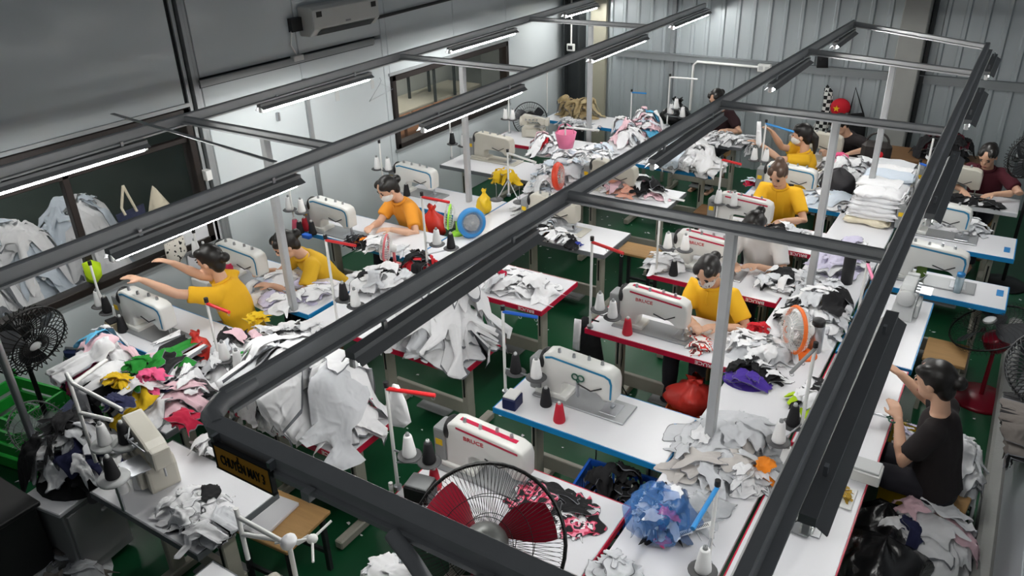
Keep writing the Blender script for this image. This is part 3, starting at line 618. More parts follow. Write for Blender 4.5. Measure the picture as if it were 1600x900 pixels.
def heap(label, c, rx, ry, h, pal, n=16, seed=0, rect=None, zb=TT, size=.2, cat='garment pile', name='garment_heap', rot=0., drape=False, kind='stuff', fold=.012, pw=1.0, spread=.85, group=None, hem=.45):
    rng = np.random.default_rng(seed+17); c = Vector((c[0], c[1], 0)) if not isinstance(c, Vector) else c
    r_ = TABLES.get(rect) if isinstance(rect, str) else rect
    if r_: r_ = tuple(q+e for q, e in zip(r_, (.004, -.004, .004, -.004)))
    cr, sr = math.cos(rot), math.sin(rot); ph = rng.uniform(0, 6.28, 6)
    def hf(X, Y):
        dx, dy = X-c.x, Y-c.y; a = (cr*dx+sr*dy)/rx; b_ = (-sr*dx+cr*dy)/ry; r2 = np.clip(a*a+b_*b_, 0, 1)
        lum = 1+.22*np.sin(a*4+ph[0])*np.sin(b_*4+ph[1])+.12*np.sin(a*9+ph[2]+b_*3)+.08*np.sin(b_*11+ph[3])
        return h*.5*(1-r2**pw)**.8*lum*.9
    mb = MB(); mats = []; wts = []
    for m, w_ in pal: mats.append(m); wts.append(w_)
    wts = np.array(wts)/sum(wts)
    # closed core
    if h > .05:
        nu, nv = 20, 6
        vs = [(c.x, c.y, zb+float(hf(np.array(c.x), np.array(c.y)))-.01)]; fs = []
        for i in range(1, nv+1):
            for j in range(nu):
                t = 2*math.pi*j/nu; a = rx*.92*i/nv*math.cos(t); b_ = ry*.92*i/nv*math.sin(t); X = c.x+cr*a-sr*b_; Y = c.y+sr*a+cr*b_
                if r_: X = min(max(X, r_[0]), r_[1]); Y = min(max(Y, r_[2]), r_[3])
                vs.append((X, Y, max(zb+.002, zb+float(hf(np.array(X), np.array(Y)))-.012) if i < nv else zb+.002))
        for j in range(nu): fs.append((0, 1+j, 1+(j+1) % nu))
        for i in range(nv-1):
            for j in range(nu): fs.append((1+i*nu+j, 1+i*nu+(j+1) % nu, 1+(i+1)*nu+(j+1) % nu, 1+(i+1)*nu+j)[::-1])
        mb.add(vs, fs, 0, True)
    rs = .018; E_ = max(rx, ry)*1.35+size*1.3; gx = np.arange(c.x-E_, c.x+E_, rs); gy = np.arange(c.y-E_, c.y+E_, rs); GX, GY = np.meshgrid(gx, gy, indexing='ij')
    hm = (zb+hf(GX, GY), gx[0], gy[0], rs); fold = min(fold, .35*h+.003)
    n = int(n*2.0); size = size*.78
    for k in range(n):
        t = rng.uniform(0, 6.28); q = math.sqrt(rng.uniform(0, 1))*spread
        a, b_ = rx*q*math.cos(t), ry*q*math.sin(t); X = c.x+cr*a-sr*b_; Y = c.y+sr*a+cr*b_
        sz = size*rng.uniform(.5, 1.05)
        vs, fs = cloth_patch(rng, X, Y, sz*rng.uniform(.7, 1.1), sz*rng.uniform(.35, .75), rng.uniform(0, 6.28), hm, r_, k, zb, fold=fold)
        mi = int(rng.choice(len(mats), p=wts)); nu_, nv_ = 17, 14
        if rng.uniform() < hem:
            inner = [q for k_, q in enumerate(fs) if 0 < k_//(nv_-1) < nu_-2 and 0 < k_ % (nv_-1) < nv_-2]; rim_ = [q for k_, q in enumerate(fs) if not (0 < k_//(nv_-1) < nu_-2 and 0 < k_ % (nv_-1) < nv_-2)]
            mb.add(vs, inner, mi, True); o0 = len(mb.v)-len(vs)
            for q in rim_: mb.f.append([i+o0 for i in q]); mb.m.append(len(mats)); mb.s.append(True)
        else: mb.add(vs, fs, mi, True)
    zs = [q[2]-zb for q in mb.v]; top = float(np.percentile(zs, 99.3)); kf = min(1., (h*1.05+.008)/max(top, .001))
    if kf < 1: mb.v = [(q[0], q[1], zb+(q[2]-zb)*kf if q[2] > zb else q[2]) for q in mb.v]
    o = mb.build(name, mats+[HEM]); tag(o, label, cat, group, kind); return o
Wt, Gy, Bk = WHITE_CLOTH, GREY_CLOTH, BLACK_CLOTH
WG = [(Wt, 6), (Gy, 2)]; WGB = [(Wt, 6), (Gy, 2), (Bk, 1)]
table('O2', 'hidden table under the colourful garment heap on the left', -4.75, -3.80, 2.06, 2.52, GREY_EDGE)
heap('big white garment heap drooping over the red-edged table near the sign', (-3.17, 2.62), .42, .22, .48, [(Wt, 12), (Gy, 2)], 34, 1, (-3.7, -2.72, 2.43, 3.2), size=.235, fold=.014)
heap('tall folded white garment heap on the second red-edged table', (-3.04, 3.72), .36, .23, .48, [(Wt, 8), (Gy, 3)], 30, 2, (-3.7, -2.66, 3.48, 4.3), size=.21, fold=.015)
heap('small white pile with a crimson patch on the red-edged table', at(812, 450), .34, .2, .11, [(Wt, 10), (Gy, 2)], 14, 3, 'A3', size=.15)
heap('scraps of black, orange and white cloth on the grey table', at(868, 375), .30, .13, .10, [(Wt, 3), (Bk, 3), (ORANGE_CLOTH, 1), (Gy, 1)], 16, 4, 'A4', size=.11)
heap('peach, black and white garments heaped on the grey table', at(985, 300), .46, .17, .17, [(Wt, 4), (PALEPINK, 3), (cloth('peach', 'f0b09a'), 1.5), (Bk, 3)], 26, 5, 'A5', size=.16)
heap('white garment heap drooping over the far blue-edged table', (-2.98, 8.14), .42, .2, .30, [(Wt, 8), (Gy, 2), (ICE, 1)], 24, 6, 'A6', size=.24, fold=.014)
heap('white scraps on the table of the dark maroon worker', at(1145, 222), .42, .16, .11, WG, 22, 7, 'A7', size=.11)
heap('colourful garment heap at the left, yellow, pink, green and blue on white', (-4.30, 2.28), .52, .36, .34, [(Wt, 8), (Gy, 2), (Bk, 1.6), (YELLOWC, .6), (PINK_CLOTH, .7), (GREENC, .6), (NAVY, 1), (SKYC, .8), (PALEPINK, .8)], 48, 8, 'O2', size=.17)
heap('white, black and green garment heap on the left centre table', (-3.90, 2.95), .36, .50, .20, [(Wt, 8), (Gy, 2), (Bk, 2), (PALEPINK, 1), (GREENC, .5), (SKYC, .6)], 36, 9, None, size=.16)
heap('lilac and white garments at the foot of the left post', at(452, 462), .34, .3, .10, [(Wt, 4), (LILAC, 3), (PALEPINK, 1), (Gy, 1)], 20, 10, None, size=.18)
heap('pale grey garments with black piping before the small wire fan', at(603, 446), .32, .22, .13, [(Wt, 5), (Gy, 3), (Bk, .9)], 16, 11, None, size=.19)
heap('red and black shirt bundle beside the thread stand', at(662, 424), .20, .14, .15, [(RED_CLOTH, 4), (Bk, 4)], 14, 12, None, size=.12)
heap('dark scraps with an orange patch at the orange-shirted worker', at(560, 383), .16, .1, .09, [(Bk, 4), (MAROON, 2), (ORANGE_CLOTH, 1.2)], 10, 13, None, size=.1)
heap('white garment under the hands of the orange-shirted worker', at(600, 388), .22, .1, .08, [(Wt, 5), (Gy, 2)], 8, 14, None, size=.15)
heap('white and ice-blue scraps heaped along the far left centre table', (-3.95, 7.35), .34, .95, .24, [(Wt, 6), (ICE, 4), (Gy, 3), (PALEPINK, .6)], 70, 15, None, size=.15)
heap('white and pale pink heap at the far end of the left centre table', (-3.86, 8.85), .30, .55, .28, [(Wt, 6), (PALEPINK, 3), (ICE, 1), (SKYC, .3)], 34, 16, None, size=.15)
heap('white scraps spilling from the red-edged overlock table', at(858, 238), .3, .22, .2, [(Wt, 5), (PALEPINK, 1.5), (Gy, 1), (RED_CLOTH, .4)], 18, 17, None, size=.15)
heap('thin grey-white garments around the near post of the centre table', (-.93, 3.52), .27, .42, .15, [(GREY_CLOTH, 6), (cloth('shell', 'c9c4c0'), 4), (Wt, 1)], 26, 18, None, size=.19)
heap('grey cloth at the bottom edge of the centre table', at(968, 906), .14, .1, .09, [(GREY_CLOTH, 3)], 7, 19, None, size=.11)
heap('white ribbed scraps beside the orange-rimmed desk fan', at(1192, 548), .27, .2, .09, [(Wt, 5), (Gy, 3)], 22, 20, None, size=.12)
heap('white and black garments heaped behind the orange-rimmed fan', (-.86, 5.22), .22, .36, .24, [(Wt, 6), (Gy, 2), (Bk, 2.2)], 30, 21, None, size=.15)
heap('white and charcoal scraps at the right of the white T-shirt worker', at(1245, 452), .36, .22, .11, [(Wt, 5), (Gy, 4), (Bk, 1)], 30, 22, None, size=.12)
heap('charcoal and white strips before the worker with brown tied hair', at(1235, 372), .32, .12, .1, [(Bk, 4), (Wt, 3), (Gy, 2)], 18, 23, None, size=.11)
heap('lilac-white plastic-wrapped garments on the far centre table', (-.92, 6.35), .20, .34, .15, [(LILAC, 3), (Wt, 4), (PINK_CLOTH, .4)], 16, 24, None, size=.15)
def fold_stack(label, x0, x1, y0, y1, h, seed, pal):
    rng = np.random.default_rng(seed); mb = MB(); nl = int(h/.045)
    for k in range(nl):
        y = y0+rng.uniform(0, .05)
        while y < y1-.1:
            d = rng.uniform(.16, .3); x = x0+rng.uniform(-.02, .03)+.02*k/nl; w_ = (x1-x0)*rng.uniform(.85, 1.02)
            nu, nv = 14, 10; vs = []; fs = []; ph = rng.uniform(0, 6.28, 5); t_ = .05*rng.uniform(.9, 1.3)
            for i in range(nu):
                a = 2*math.pi*i/nu; ca, sa = math.cos(a), math.sin(a); pu = math.copysign(abs(ca)**.45, ca)*.5; pz = math.copysign(abs(sa)**.7, sa)*.5
                for j in range(nv):
                    q = j/(nv-1); sh_ = (1-(2*q-1)**6)**.5*.9+.1
                    vs.append((x+w_*q+.008*math.sin(3*a+ph[0]), y+d/2+d*pu*(.92+.08*math.sin(9*q+ph[1]))+.01*math.sin(5*q+ph[2]), TT+.03+.043*k+t_*pz*sh_+.006*math.sin(11*q+ph[3]+a)))
            fs = [(i*nv+j, ((i+1) % nu)*nv+j, ((i+1) % nu)*nv+j+1, i*nv+j+1) for i in range(nu) for j in range(nv-1)]
            fs += [tuple(i*nv for i in range(nu)), tuple(i*nv+nv-1 for i in range(nu-1, -1, -1))]
            mb.add(vs, fs, int(rng.choice(len(pal), p=np.array([w for m, w in pal])/sum(w for m, w in pal))), True); y += d*.93
    tag(mb.build('garment_heap', [m for m, w in pal]), label, 'garment pile', None, 'stuff')
fold_stack('tall white folded stack at the far end of the right line', -1.08, -.66, 7.25, 8.35, .34, 25, [(Wt, 8), (CREAM, 1.4), (Gy, 1.2), (ICE, 1)])
heap('white and pink heap in front of the worker in black', (-1.28, 8.35), .34, .32, .28, [(Wt, 7), (Gy, 2), (PINK_CLOTH, .5), (PALEPINK, 1)], 26, 26, None, size=.16)
heap('white sheets beside the post on the blue-edged table', at(1300, 316), .33, .15, .09, [(Wt, 5), (ICE, 4)], 14, 27, None, size=.22)
heap('crumpled beige cloth on the far corner table', at(905, 182), .33, .12, .24, [(FAWN, 5), (cloth('tan', 'b3a27c'), 3)], 14, 28, None, size=.17)
heap('clear and white scraps in front of the beige cloth', at(903, 199), .34, .1, .09, [(Wt, 4), (Gy, 3), (ICE, 1)], 16, 29, None, size=.11)
heap('white and black garment pieces on the near left overlock table', at(305, 812), .27, .15, .12, [(Wt, 8), (Gy, 2), (Bk, 1.1), (SKYC, .3)], 22, 33, 'O1', size=.12)
heap('white bundle at the left end of the white T-shirt table', at(1033, 418), .15, .1, .12, [(Wt, 5), (Gy, 2)], 10, 31, None, size=.12)
heap('white cloth behind the machine on the farther right-edge table', at(1500, 358), .22, .12, .1, [(Wt, 5), (Gy, 2)], 10, 32, None, size=.13)
heap('dark and white pieces on the far right table of the maroon worker', at(1522, 318), .3, .1, .06, [(Bk, 5), (Wt, 1.2)], 12, 33, None, size=.12)
heap('black and white scrap strip at the corner of the left table', at(318, 590), .2, .15, .10, [(Wt, 4), (Bk, 3), (MAROON, .6)], 18, 34, None, size=.09)
heap('white cloth under the hands of the bending worker', at(420, 452), .16, .1, .08, [(Wt, 4), (ICE, 3)], 7, 35, None, size=.13)
heap('white, black and lime garment beside the red edge', at(1274, 634), .11, .2, .12, [(Wt, 4), (Bk, 3), (LIME, 1.5)], 14, 36, None, size=.11)
heap('white lumpy scraps at the left of the dark-railed table', at(862, 350), .22, .2, .14, [(Wt, 4), (Gy, 3), (ICE, .7)], 14, 37, None, size=.12)
heap('pale pieces along the left centre table by the orange fan', at(838, 320), .18, .4, .06, [(Wt, 4), (Gy, 3)], 10, 38, None, size=.12)
# single garments that can be told apart
def garment(name, label, c, rx, ry, h, pal, n, seed, rect=None, size=.14, zb=TT, cat='garment', fold=.01, rot=0.): return heap(label, c, rx, ry, h, pal, n, seed, rect, zb, size, cat, name, rot, kind=None, fold=fold)
FLORAL = printed('black_floral_cloth', ['17171a', '17171a', 'c23a58', 'e88aa0', '2a2a2e', 'd8d8dc'], 16)
REDPRINT = printed('red_print_cloth', ['f0ece8', 'f0ece8', 'd0342c', 'f0ece8', '6a2a2a'], 14)
DOTS = printed('spotted_cloth', ['e4ded4', 'e4ded4', '1c1a18'], 30)
garment('black_floral_top', 'black sleeveless top with pink floral print on the front table', at(868, 800), .20, .15, .05, [(FLORAL, 3), (Bk, 4)], 7, 40, 'B1', .17)
garment('white_lining_piece', 'white cut piece peeking from under the black floral top', at(880, 822), .2, .12, .03, [(Wt, 3)], 4, 41, 'B1', .14)
garment('purple_garment', 'purple garment folded under black sleeves on the centre table', at(1163, 597), .15, .11, .06, [(PURPLE, 4)], 6, 42, None, .12)
garment('black_garment', 'black garment with white piping above the purple one', at(1178, 585), .16, .08, .10, [(Bk, 6), (Wt, .7)], 8, 43, None, .11)
garment('red_print_strip', 'red and white printed strip being sewn at the patterned-mask table', at(1090, 540), .06, .14, .03, [(REDPRINT, 3)], 4, 44, 'B3', .1, rot=.2)
garment('red_scrap', 'small red cloth bowl-shaped scrap beside the worker in the patterned mask', at(1184, 516), .09, .06, .07, [(RED_CLOTH, 2)], 4, 45, None, .07)
garment('crimson_patch', 'crimson triangle patch on the small white pile', at(783, 448)+Vector((0, 0, .06)), .07, .05, .08, [(cloth('crimson', 'b01038'), 2)], 2, 46, None, .07, TT+.05)
garment('pink_sleeve', 'bright pink sleeve at the right of the big white heap', (-2.86, 2.72), .06, .09, .20, [(PINK_CLOTH, 2)], 5, 47, None, .09, TT+.08)
garment('green_print_piece', 'green printed piece on the left centre heap', (-3.80, 2.72), .06, .05, .03, [(GREENC, 2)], 3, 48, None, .06, TT+.17)
garment('yellow_garment', 'yellow garment piece at the edge of the left centre heap', at(402, 495, .9), .09, .06, .05, [(YELLOWC, 2)], 4, 49, None, .08, TT+.12)
garment('crimson_cloth', 'crimson cloth beside the worker with brown tied hair', at(1178, 288), .12, .07, .06, [(cloth('crimson', 'b01038'), 2), (ICE, 1)], 5, 50, None, .1)
garment('blue_scrap', 'blue scrap among the grey table pieces', at(902, 384), .06, .04, .03, [(cloth('royal', '2840c0'), 2)], 3, 51, None, .05)
garment('orange_striped_garment', 'white garment with orange and navy stripes by the near post', (-.72, 3.38), .09, .14, .13, [(Wt, 3), (ORANGE_CLOTH, 1.6), (NAVY, .7)], 8, 52, None, .1)
garment('yellow_cloth', 'crumpled yellow cloth on the table by the beige machine', at(788, 284), .16, .09, .12, [(YELLOWC, 3)], 8, 53, None, .12)

for i_, (nm, lb, px_, py_, z_, r_, m_) in enumerate((('printed_green_shirt', 'green printed top lying on the colourful left heap', 215, 562, 1.06, .08, GREENC), ('yellow_vest', 'yellow ribbed vest lying on the colourful left heap', 183, 590, 1.04, .08, YELLOWC), ('pink_shorts', 'bright pink shorts lying on the colourful left heap', 232, 580, 1.04, .08, PINK_CLOTH), ('navy_shorts', 'navy blue shorts with white edging on the colourful left heap', 180, 620, 1.0, .09, NAVY), ('sky_blue_top', 'sky blue top at the edge of the colourful left heap', 160, 578, 1.0, .07, SKYC), ('black_jersey', 'black jersey at the left of the colourful heap', 110, 650, .9, .12, BLACK_CLOTH), ('crimson_lined_shirt', 'white shirt with crimson lining at the right of the colourful heap', 285, 650, .95, .09, cloth('crimson', 'b01038')), ('white_long_shirt', 'long white shirt draped beside the near overlock', 320, 690, .85, .1, WHITE_CLOTH))):
    q_ = at(px_, py_, z_); garment(nm, lb, (q_.x, q_.y), r_*.75, r_*.6, .06, [(m_, 1)], 3, 90+i_, None, r_*1.3, z_-.05)
# ================================================================== people
def remesh(mb, vox, smooth=3):
    me = mb.mesh('tmp', [SKIN]); o = bpy.data.objects.new('tmp', me); COL.objects.link(o)
    md = o.modifiers.new('r', 'REMESH'); md.mode = 'VOXEL'; md.voxel_size = vox; md.use_smooth_shade = True
    dg = bpy.context.evaluated_depsgraph_get(); r = bpy.data.meshes.new_from_object(o.evaluated_get(dg)); bpy.data.objects.remove(o)
    bm = bmesh.new(); bm.from_mesh(r)
    for _ in range(smooth): bmesh.ops.smooth_vert(bm, verts=bm.verts[:], factor=.5, use_axis_x=True, use_axis_y=True, use_axis_z=True)
    bm.to_mesh(r); bm.free(); r.polygons.foreach_set('use_smooth', [True]*len(r.polygons)); return r
def part(name, me, m, parent):
    me.materials.clear(); me.materials.append(m); me.name = name
    o = bpy.data.objects.new(name, me); COL.objects.link(o); o.parent = parent; return o
def loft(mb, cs, rs, side, n=14):
    cs = [Vector(c) for c in cs]; vs = []; fs = []; k = len(cs)
    for i, c in enumerate(cs):
        t = (cs[min(i+1, k-1)]-cs[max(0, i-1)]).normalized(); a = (side-t*side.dot(t)).normalized(); b_ = t.cross(a)
        rx, ry = rs[i] if isinstance(rs[i], tuple) else (rs[i], rs[i])
        for j in range(n):
            th = 2*math.pi*j/n; vs.append(c+a*rx*math.cos(th)+b_*ry*math.sin(th))
    for i in range(k-1):
        for j in range(n): fs.append((i*n+j, i*n+(j+1) % n, (i+1)*n+(j+1) % n, (i+1)*n+j))
    fs.append(tuple(range(n))[::-1]); fs.append(tuple(range((k-1)*n, k*n)))
    mb.add(vs, fs, 0, True)
def wrinkle(me, amp, sc, seed):
    n = len(me.vertices); co = np.empty(n*3, dtype=np.float32); no = np.empty(n*3, dtype=np.float32)
    me.vertices.foreach_get('co', co); me.vertices.foreach_get('normal', no); co = co.reshape(-1, 3); no = no.reshape(-1, 3)
    k = np.array([mnoise.noise((float(q[0])*sc+seed*3.1, float(q[1])*sc+seed, float(q[2])*sc*.6)) for q in co], dtype=np.float32)
    me.vertices.foreach_set('co', (co+no*k[:, None]*amp).ravel()); me.update()
def person(label, pelvis, face, lean, hands, shirt, head=(25, 0), hair='bun', mask=None, collar=True, trousers=None, hairm=None, sidelean=0, elbow=(.6, -.6), seed=1, sc=1., seat=True, hood=False):
    P = Vector(pelvis); up = Vector((0, 0, 1)); fw = Vector((face[0], face[1], 0)).normalized(); lf = up.cross(fw)
    root = thing('person', label, 'person', (P.x, P.y, 0)); O = Vector((P.x, P.y, 0))
    la = R_(lean); sd = R_(sidelean)
    sp = (fw*math.sin(la)+up*math.cos(la)); sp = (sp*math.cos(sd)+lf*math.sin(sd)).normalized()
    sp2 = (sp+fw*math.sin(la)*.25).normalized()
    hip = P-O; waist = hip+sp*.14; chest = hip+sp*.31; shc = chest+sp2*.12; neck = shc+sp2*.055
    hp = R_(head[0]); hy = R_(head[1])
    hf = (fw*math.cos(hy)+lf*math.sin(hy)); hf = (hf*math.cos(hp)-up*math.sin(hp)).normalized()
    hu = (up*math.cos(hp)+(fw*math.cos(hy)+lf*math.sin(hy))*math.sin(hp)).normalized(); hl = hu.cross(hf)
    hc = neck+sp2*.05+hu*.105+hf*.025
    HM = Matrix(((hf.x, hl.x, hu.x, hc.x), (hf.y, hl.y, hu.y, hc.y), (hf.z, hl.z, hu.z, hc.z), (0, 0, 0, 1)))
    body = MB()
    loft(body, [hip-sp*.06, hip, waist, chest, shc-sp2*.01, shc+sp2*.03], [(.14, .10), (.155, .11), (.12, .085), (.14, .095), (.13, .075), (.07, .05)], lf)
    loft(body, [shc-sp2*.03, neck, neck+sp2*.04+hu*.03, hc-hu*.03-hf*.02], [.058, .05, .046, .05], lf)
    body.ell((0, 0, .02), (.093, .073, .098), 16, 10, M=HM).ell((.03, 0, -.055), (.06, .053, .058), 14, 8, M=HM)
    body.ell((.094, 0, -.012), (.017, .012, .024), 8, 6, M=HM).ell((.078, 0, -.055), (.014, .022, .012), 8, 6, M=HM)
    for s_ in (-1, 1): body.ell((-.002, s_*.074, -.012), (.018, .01, .028), 8, 6, M=HM)
    shm = MB(); arms = []
    for s_, tgt in ((1, hands[0]), (-1, hands[1])):
        S = shc+lf*s_*.155-sp2*.015; T = Vector(tgt)-O; d = T-S; L1, L2 = .265, .245; D = min(d.length, (L1+L2)*.985); dn = d.normalized(); T = S+dn*D
        a = (L1*L1-L2*L2+D*D)/(2*D); hgt = math.sqrt(max(0, L1*L1-a*a)); hint = lf*s_*elbow[0]+up*elbow[1]-fw*.25; hint = (hint-dn*hint.dot(dn)).normalized()
        E = S+dn*a+hint*hgt
        loft(body, [S-lf*s_*.05, S, S.lerp(E, .5), E, E.lerp(T, .35), E.lerp(T, .75), T], [.04, .043, .04, .036, .037, .028, .024], up.cross(E-S) if abs((E-S).normalized().z) < .9 else fw, 12)
        hd = (T-E).normalized(); hd = (hd+fw*.15-up*.15).normalized(); sidev = hd.cross(up).normalized() if abs(hd.z) < .95 else lf; pn = sidev.cross(hd)
        loft(body, [T-hd*.01, T+hd*.03, T+hd*.075], [(.022, .018), (.036, .016), (.038, .013)], sidev, 10)
        for q in range(4):
            b0 = T+hd*.07+sidev*(-.027+.018*q); ln = (.062, .074, .07, .055)[q]; cu = .35+.1*q
            p1 = b0+hd*ln*.45-pn*ln*.12; p2 = p1+(hd*math.cos(cu)-pn*math.sin(cu))*ln*.35; p3 = p2+(hd*math.cos(cu*2)-pn*math.sin(cu*2))*ln*.25
            body.tube([b0, p1, p2, p3], [.0088, .0085, .008, .0065], 7)
        tb = T+hd*.025-sidev*s_*.03; body.tube([tb, tb+(hd*.7-sidev*s_*.6-pn*.3)*.035, tb+(hd*.95-sidev*s_*.25-pn*.45)*.062], [.0105, .0095, .0075], 7)
        arms.append((S, E, T))
        se = S.lerp(E, .72)
        loft(shm, [S-lf*s_*.07, S-lf*s_*.01, S.lerp(E, .35), se], [(.064, .064), (.068, .07), (.064, .066), (.063, .065)], up.cross(E-S) if abs((E-S).normalized().z) < .9 else fw, 14)
    # legs
    kn = []
    tr = MB()
    for s_ in (-1, 1):
        H_ = hip+lf*s_*.08; K = hip+fw*.40+lf*s_*.11; K.z = .50; A = K+fw*.02; A.z = .09
        loft(tr, [H_-fw*.05, H_+fw*.05, H_.lerp(K, .5), K, K.lerp(A, .15)], [.09, .092, .08, .066, .062], lf, 12)
        loft(tr, [K+up*.03, K.lerp(A, .3), A], [.066, .062, .055], lf, 12)
        loft(body, [K.lerp(A, .8), A, A-up*.05+fw*.01], [.035, .03, .032], lf, 10)
        loft(body, [A-up*.06-fw*.05, A-up*.062+fw*.04, A-up*.07+fw*.14], [(.032, .028), (.038, .028), (.034, .016)], lf, 10)
    loft(tr, [hip-sp*.09, hip, hip+sp*.1], [(.16, .12), (.17, .125), (.15, .105)], lf, 16)
    loft(shm, [hip-sp*.03, hip+sp*.04, waist, chest-sp*.05, chest+sp*.03, shc-sp2*.005, shc+sp2*.028], [(.178, .135), (.172, .13), (.15, .115), (.158, .118), (.162, .112), (.15, .092), (.085, .068)], lf, 18)
    part('body', remesh(body, .0062, 3), SKIN, root)
    sm = remesh(shm, .0105, 4); wrinkle(sm, .009, 11, seed); sh_o = part('shirt', sm, shirt, root)
    tm = remesh(tr, .013, 3); wrinkle(tm, .008, 9, seed+5); part('trousers', tm, trousers or mat('dark_trousers', '23222a', .85, var=.15), root)
    if collar:
        cb = MB(); pts = []
        for i in range(17):
            t = 2*math.pi*i/16; rr = .062
            pts.append(shc+sp2*(.034-.022*math.cos(t))+fw*(math.cos(t)*rr+.012)+lf*math.sin(t)*rr*1.1)
        cb.tube(pts, .0125, 8); part('collar', cb.mesh('collar', shirt), shirt, sh_o)
        MB().tube([shc+fw*.085-sp2*.0, shc+fw*.1-sp2*.07, chest+fw*.117], .006, 6).build('placket', shirt, sh_o)
    hm = hairm or HAIR; hb = MB(); hb.ell((-.02, 0, .032), (.097, .083, .1), 18, 12, M=HM).ell((-.055, 0, -.03), (.05, .068, .075), 14, 8, M=HM)
    hb.ell((.03, .045, .075), (.055, .035, .04), 10, 8, M=HM).ell((.03, -.045, .075), (.055, .035, .04), 10, 8, M=HM)
    if hair == 'bun': hb.ell((-.125, 0, .01), (.04, .042, .04), 12, 8, M=HM)
    elif hair == 'tail': hb.tube([HM @ Vector(q) for q in ((-.1, 0, .02), (-.135, 0, -.03), (-.13, .01, -.12), (-.12, .015, -.2))], [.03, .034, .03, .012], 10)
    elif hair == 'top': hb.ell((-.07, 0, .115), (.04, .045, .035), 12, 8, M=HM)
    part('hair', remesh(hb, .008, 2), hm, root)
    for s_ in (-1, 1):
        MB().ell((.083, s_*.031, .012), (.008, .014, .0055), 8, 6, M=HM).build('eye', INK_K, root)
        MB().ell((.086, s_*.032, .032), (.006, .018, .0035), 8, 6, M=HM).build('eyebrow', HAIR, root)
    if mask:
        mk = MB().ell((.045, 0, -.045), (.066, .062, .05), 16, 10, M=HM)
        for s_ in (-1, 1): mk.tube([HM @ Vector(q) for q in ((.05, s_*.06, -.035), (.01, s_*.078, -.012))], .0025, 5)
        part('face_mask', mk.mesh('face_mask', mask), mask, root)
    else: MB().ell((.088, 0, -.062), (.006, .021, .006), 8, 6, M=HM).build('mouth', mat('lips', '9a4a48', .5), root)
    if seat:
        st = thing('stool', 'stool under the '+label, 'stool', (P.x-fw.x*.03, P.y-fw.y*.03, 0), math.atan2(fw.y, fw.x))
        zt = P.z-.125
        MB().cbox((0, 0, zt-.015), (.3, .3, .03), .006).build('seat', WOOD, st)
        for a in (-1, 1):
            for b_ in (-1, 1): MB().cbox((a*.12, b_*.12, (zt-.03)/2), (.035, .035, zt-.03), .004).build('leg', DWOOD, st)
    return root
YEL = mat('yellow_polo', 'ecb41a', .8, var=.05, bump=.12, bscale=20); MUS = mat('mustard_polo', 'd9aa1c', .8, var=.05, bump=.12, bscale=20); ORY2 = mat('orange_polo', 'e8982a', .8, var=.05, bump=.12, bscale=20)
WTEE = mat('white_tee', 'd8d6d4', .85, var=.04, bump=.12, bscale=20); KTEE = mat('black_tee', '1c1517', .85, var=.1, bump=.12, bscale=20); MTEE = mat('maroon_tee', '4a0e1e', .85, var=.1, bump=.12, bscale=20); DTEE = mat('dark_maroon_tee', '2c1218', .85, var=.1)
LEOP = printed('leopard_cloth', ['5a4030', '5a4030', '241a14', '8a6a4a'], 22); MASKW = mat('white_mask', 'e4e2de', .8, var=.04); MASKP = printed('patterned_mask', ['d8d4d0', 'd8d4d0', '6a5a58'], 60)
person('person in a yellow polo raising both arms by the big window', (-4.60, 3.34, .56), (-.92, -.40), 14, [(-4.95, 2.74, 1.22), (-4.92, 2.86, 1.34)], YEL, (10, 0), 'bun', None, True, LEOP, elbow=(.2, -.7), seed=1)
person('person in a mustard polo bending low by the post', (-4.52, 4.26, .55), (-.45, -.89), 32, [(-4.62, 3.66, .83), (-4.86, 3.80, .84)], MUS, (35, 0), 'bun', None, True, seed=2)
person('person in an orange polo and white mask at the wall', (-4.62, 5.50, .55), (-.35, -.93), 22, [(-4.52, 4.98, .84), (-4.74, 4.98, .83)], ORY2, (32, 0), 'bun', MASKW, True, seed=3)
person('person in a yellow polo and patterned mask at the red table', (-1.52, 5.14, .55), (-.22, -.97), 12, [(-1.40, 4.78, .82), (-1.56, 4.74, .82)], YEL, (38, 5), 'bun', MASKP, True, seed=4)
person('person in a white T-shirt looking down at the machine', (-1.50, 6.24, .55), (-.2, -.98), 14, [(-1.45, 5.84, .83), (-1.62, 5.80, .83)], WTEE, (55, 0), 'bun', None, False, seed=5)
person('person in a yellow polo with brown hair tied on top', (-1.66, 7.28, .58), (-.1, -1), 10, [(-1.52, 6.86, .84), (-1.70, 6.84, .84)], YEL, (35, 0), 'top', None, True, hairm=HAIRB, seed=6)
person('person in a yellow polo and white mask reaching sideways', (-1.68, 8.42, .56), (-.95, -.25), 8, [(-2.14, 8.12, 1.12), (-2.08, 8.28, 1.22)], YEL, (8, -8), 'tail', MASKW, True, elbow=(.3, -.6), seed=7)
person('person in a dark maroon T-shirt by the far ribbed wall', (-3.12, 9.86, .55), (-.1, -1), 14, [(-2.92, 9.42, .84), (-3.2, 9.42, .84)], DTEE, (28, -10), 'bun', MASKW, False, seed=8)
person('person in a black shirt bent behind the far post', (-1.42, 9.66, .56), (-.55, -.83), 28, [(-1.42, 9.12, .85), (-1.72, 9.2, .84)], KTEE, (40, 0), 'bun', None, False, elbow=(.9, .1), seed=9)
person('person in a maroon T-shirt at the far right table', (-.06, 8.92, .55), (-.2, -.98), 16, [(.02, 8.46, .84), (-.24, 8.44, .84)], MTEE, (32, 0), 'bun', None, True, elbow=(1, -.2), seed=10)
person('person in a black T-shirt seated at the right, holding scissors', (.10, 4.20, .52), (-1, .12), 8, [(-.16, 4.22, .85), (-.22, 4.56, .94)], KTEE, (14, -6), 'bun', None, False, elbow=(.55, -.7), seed=11)
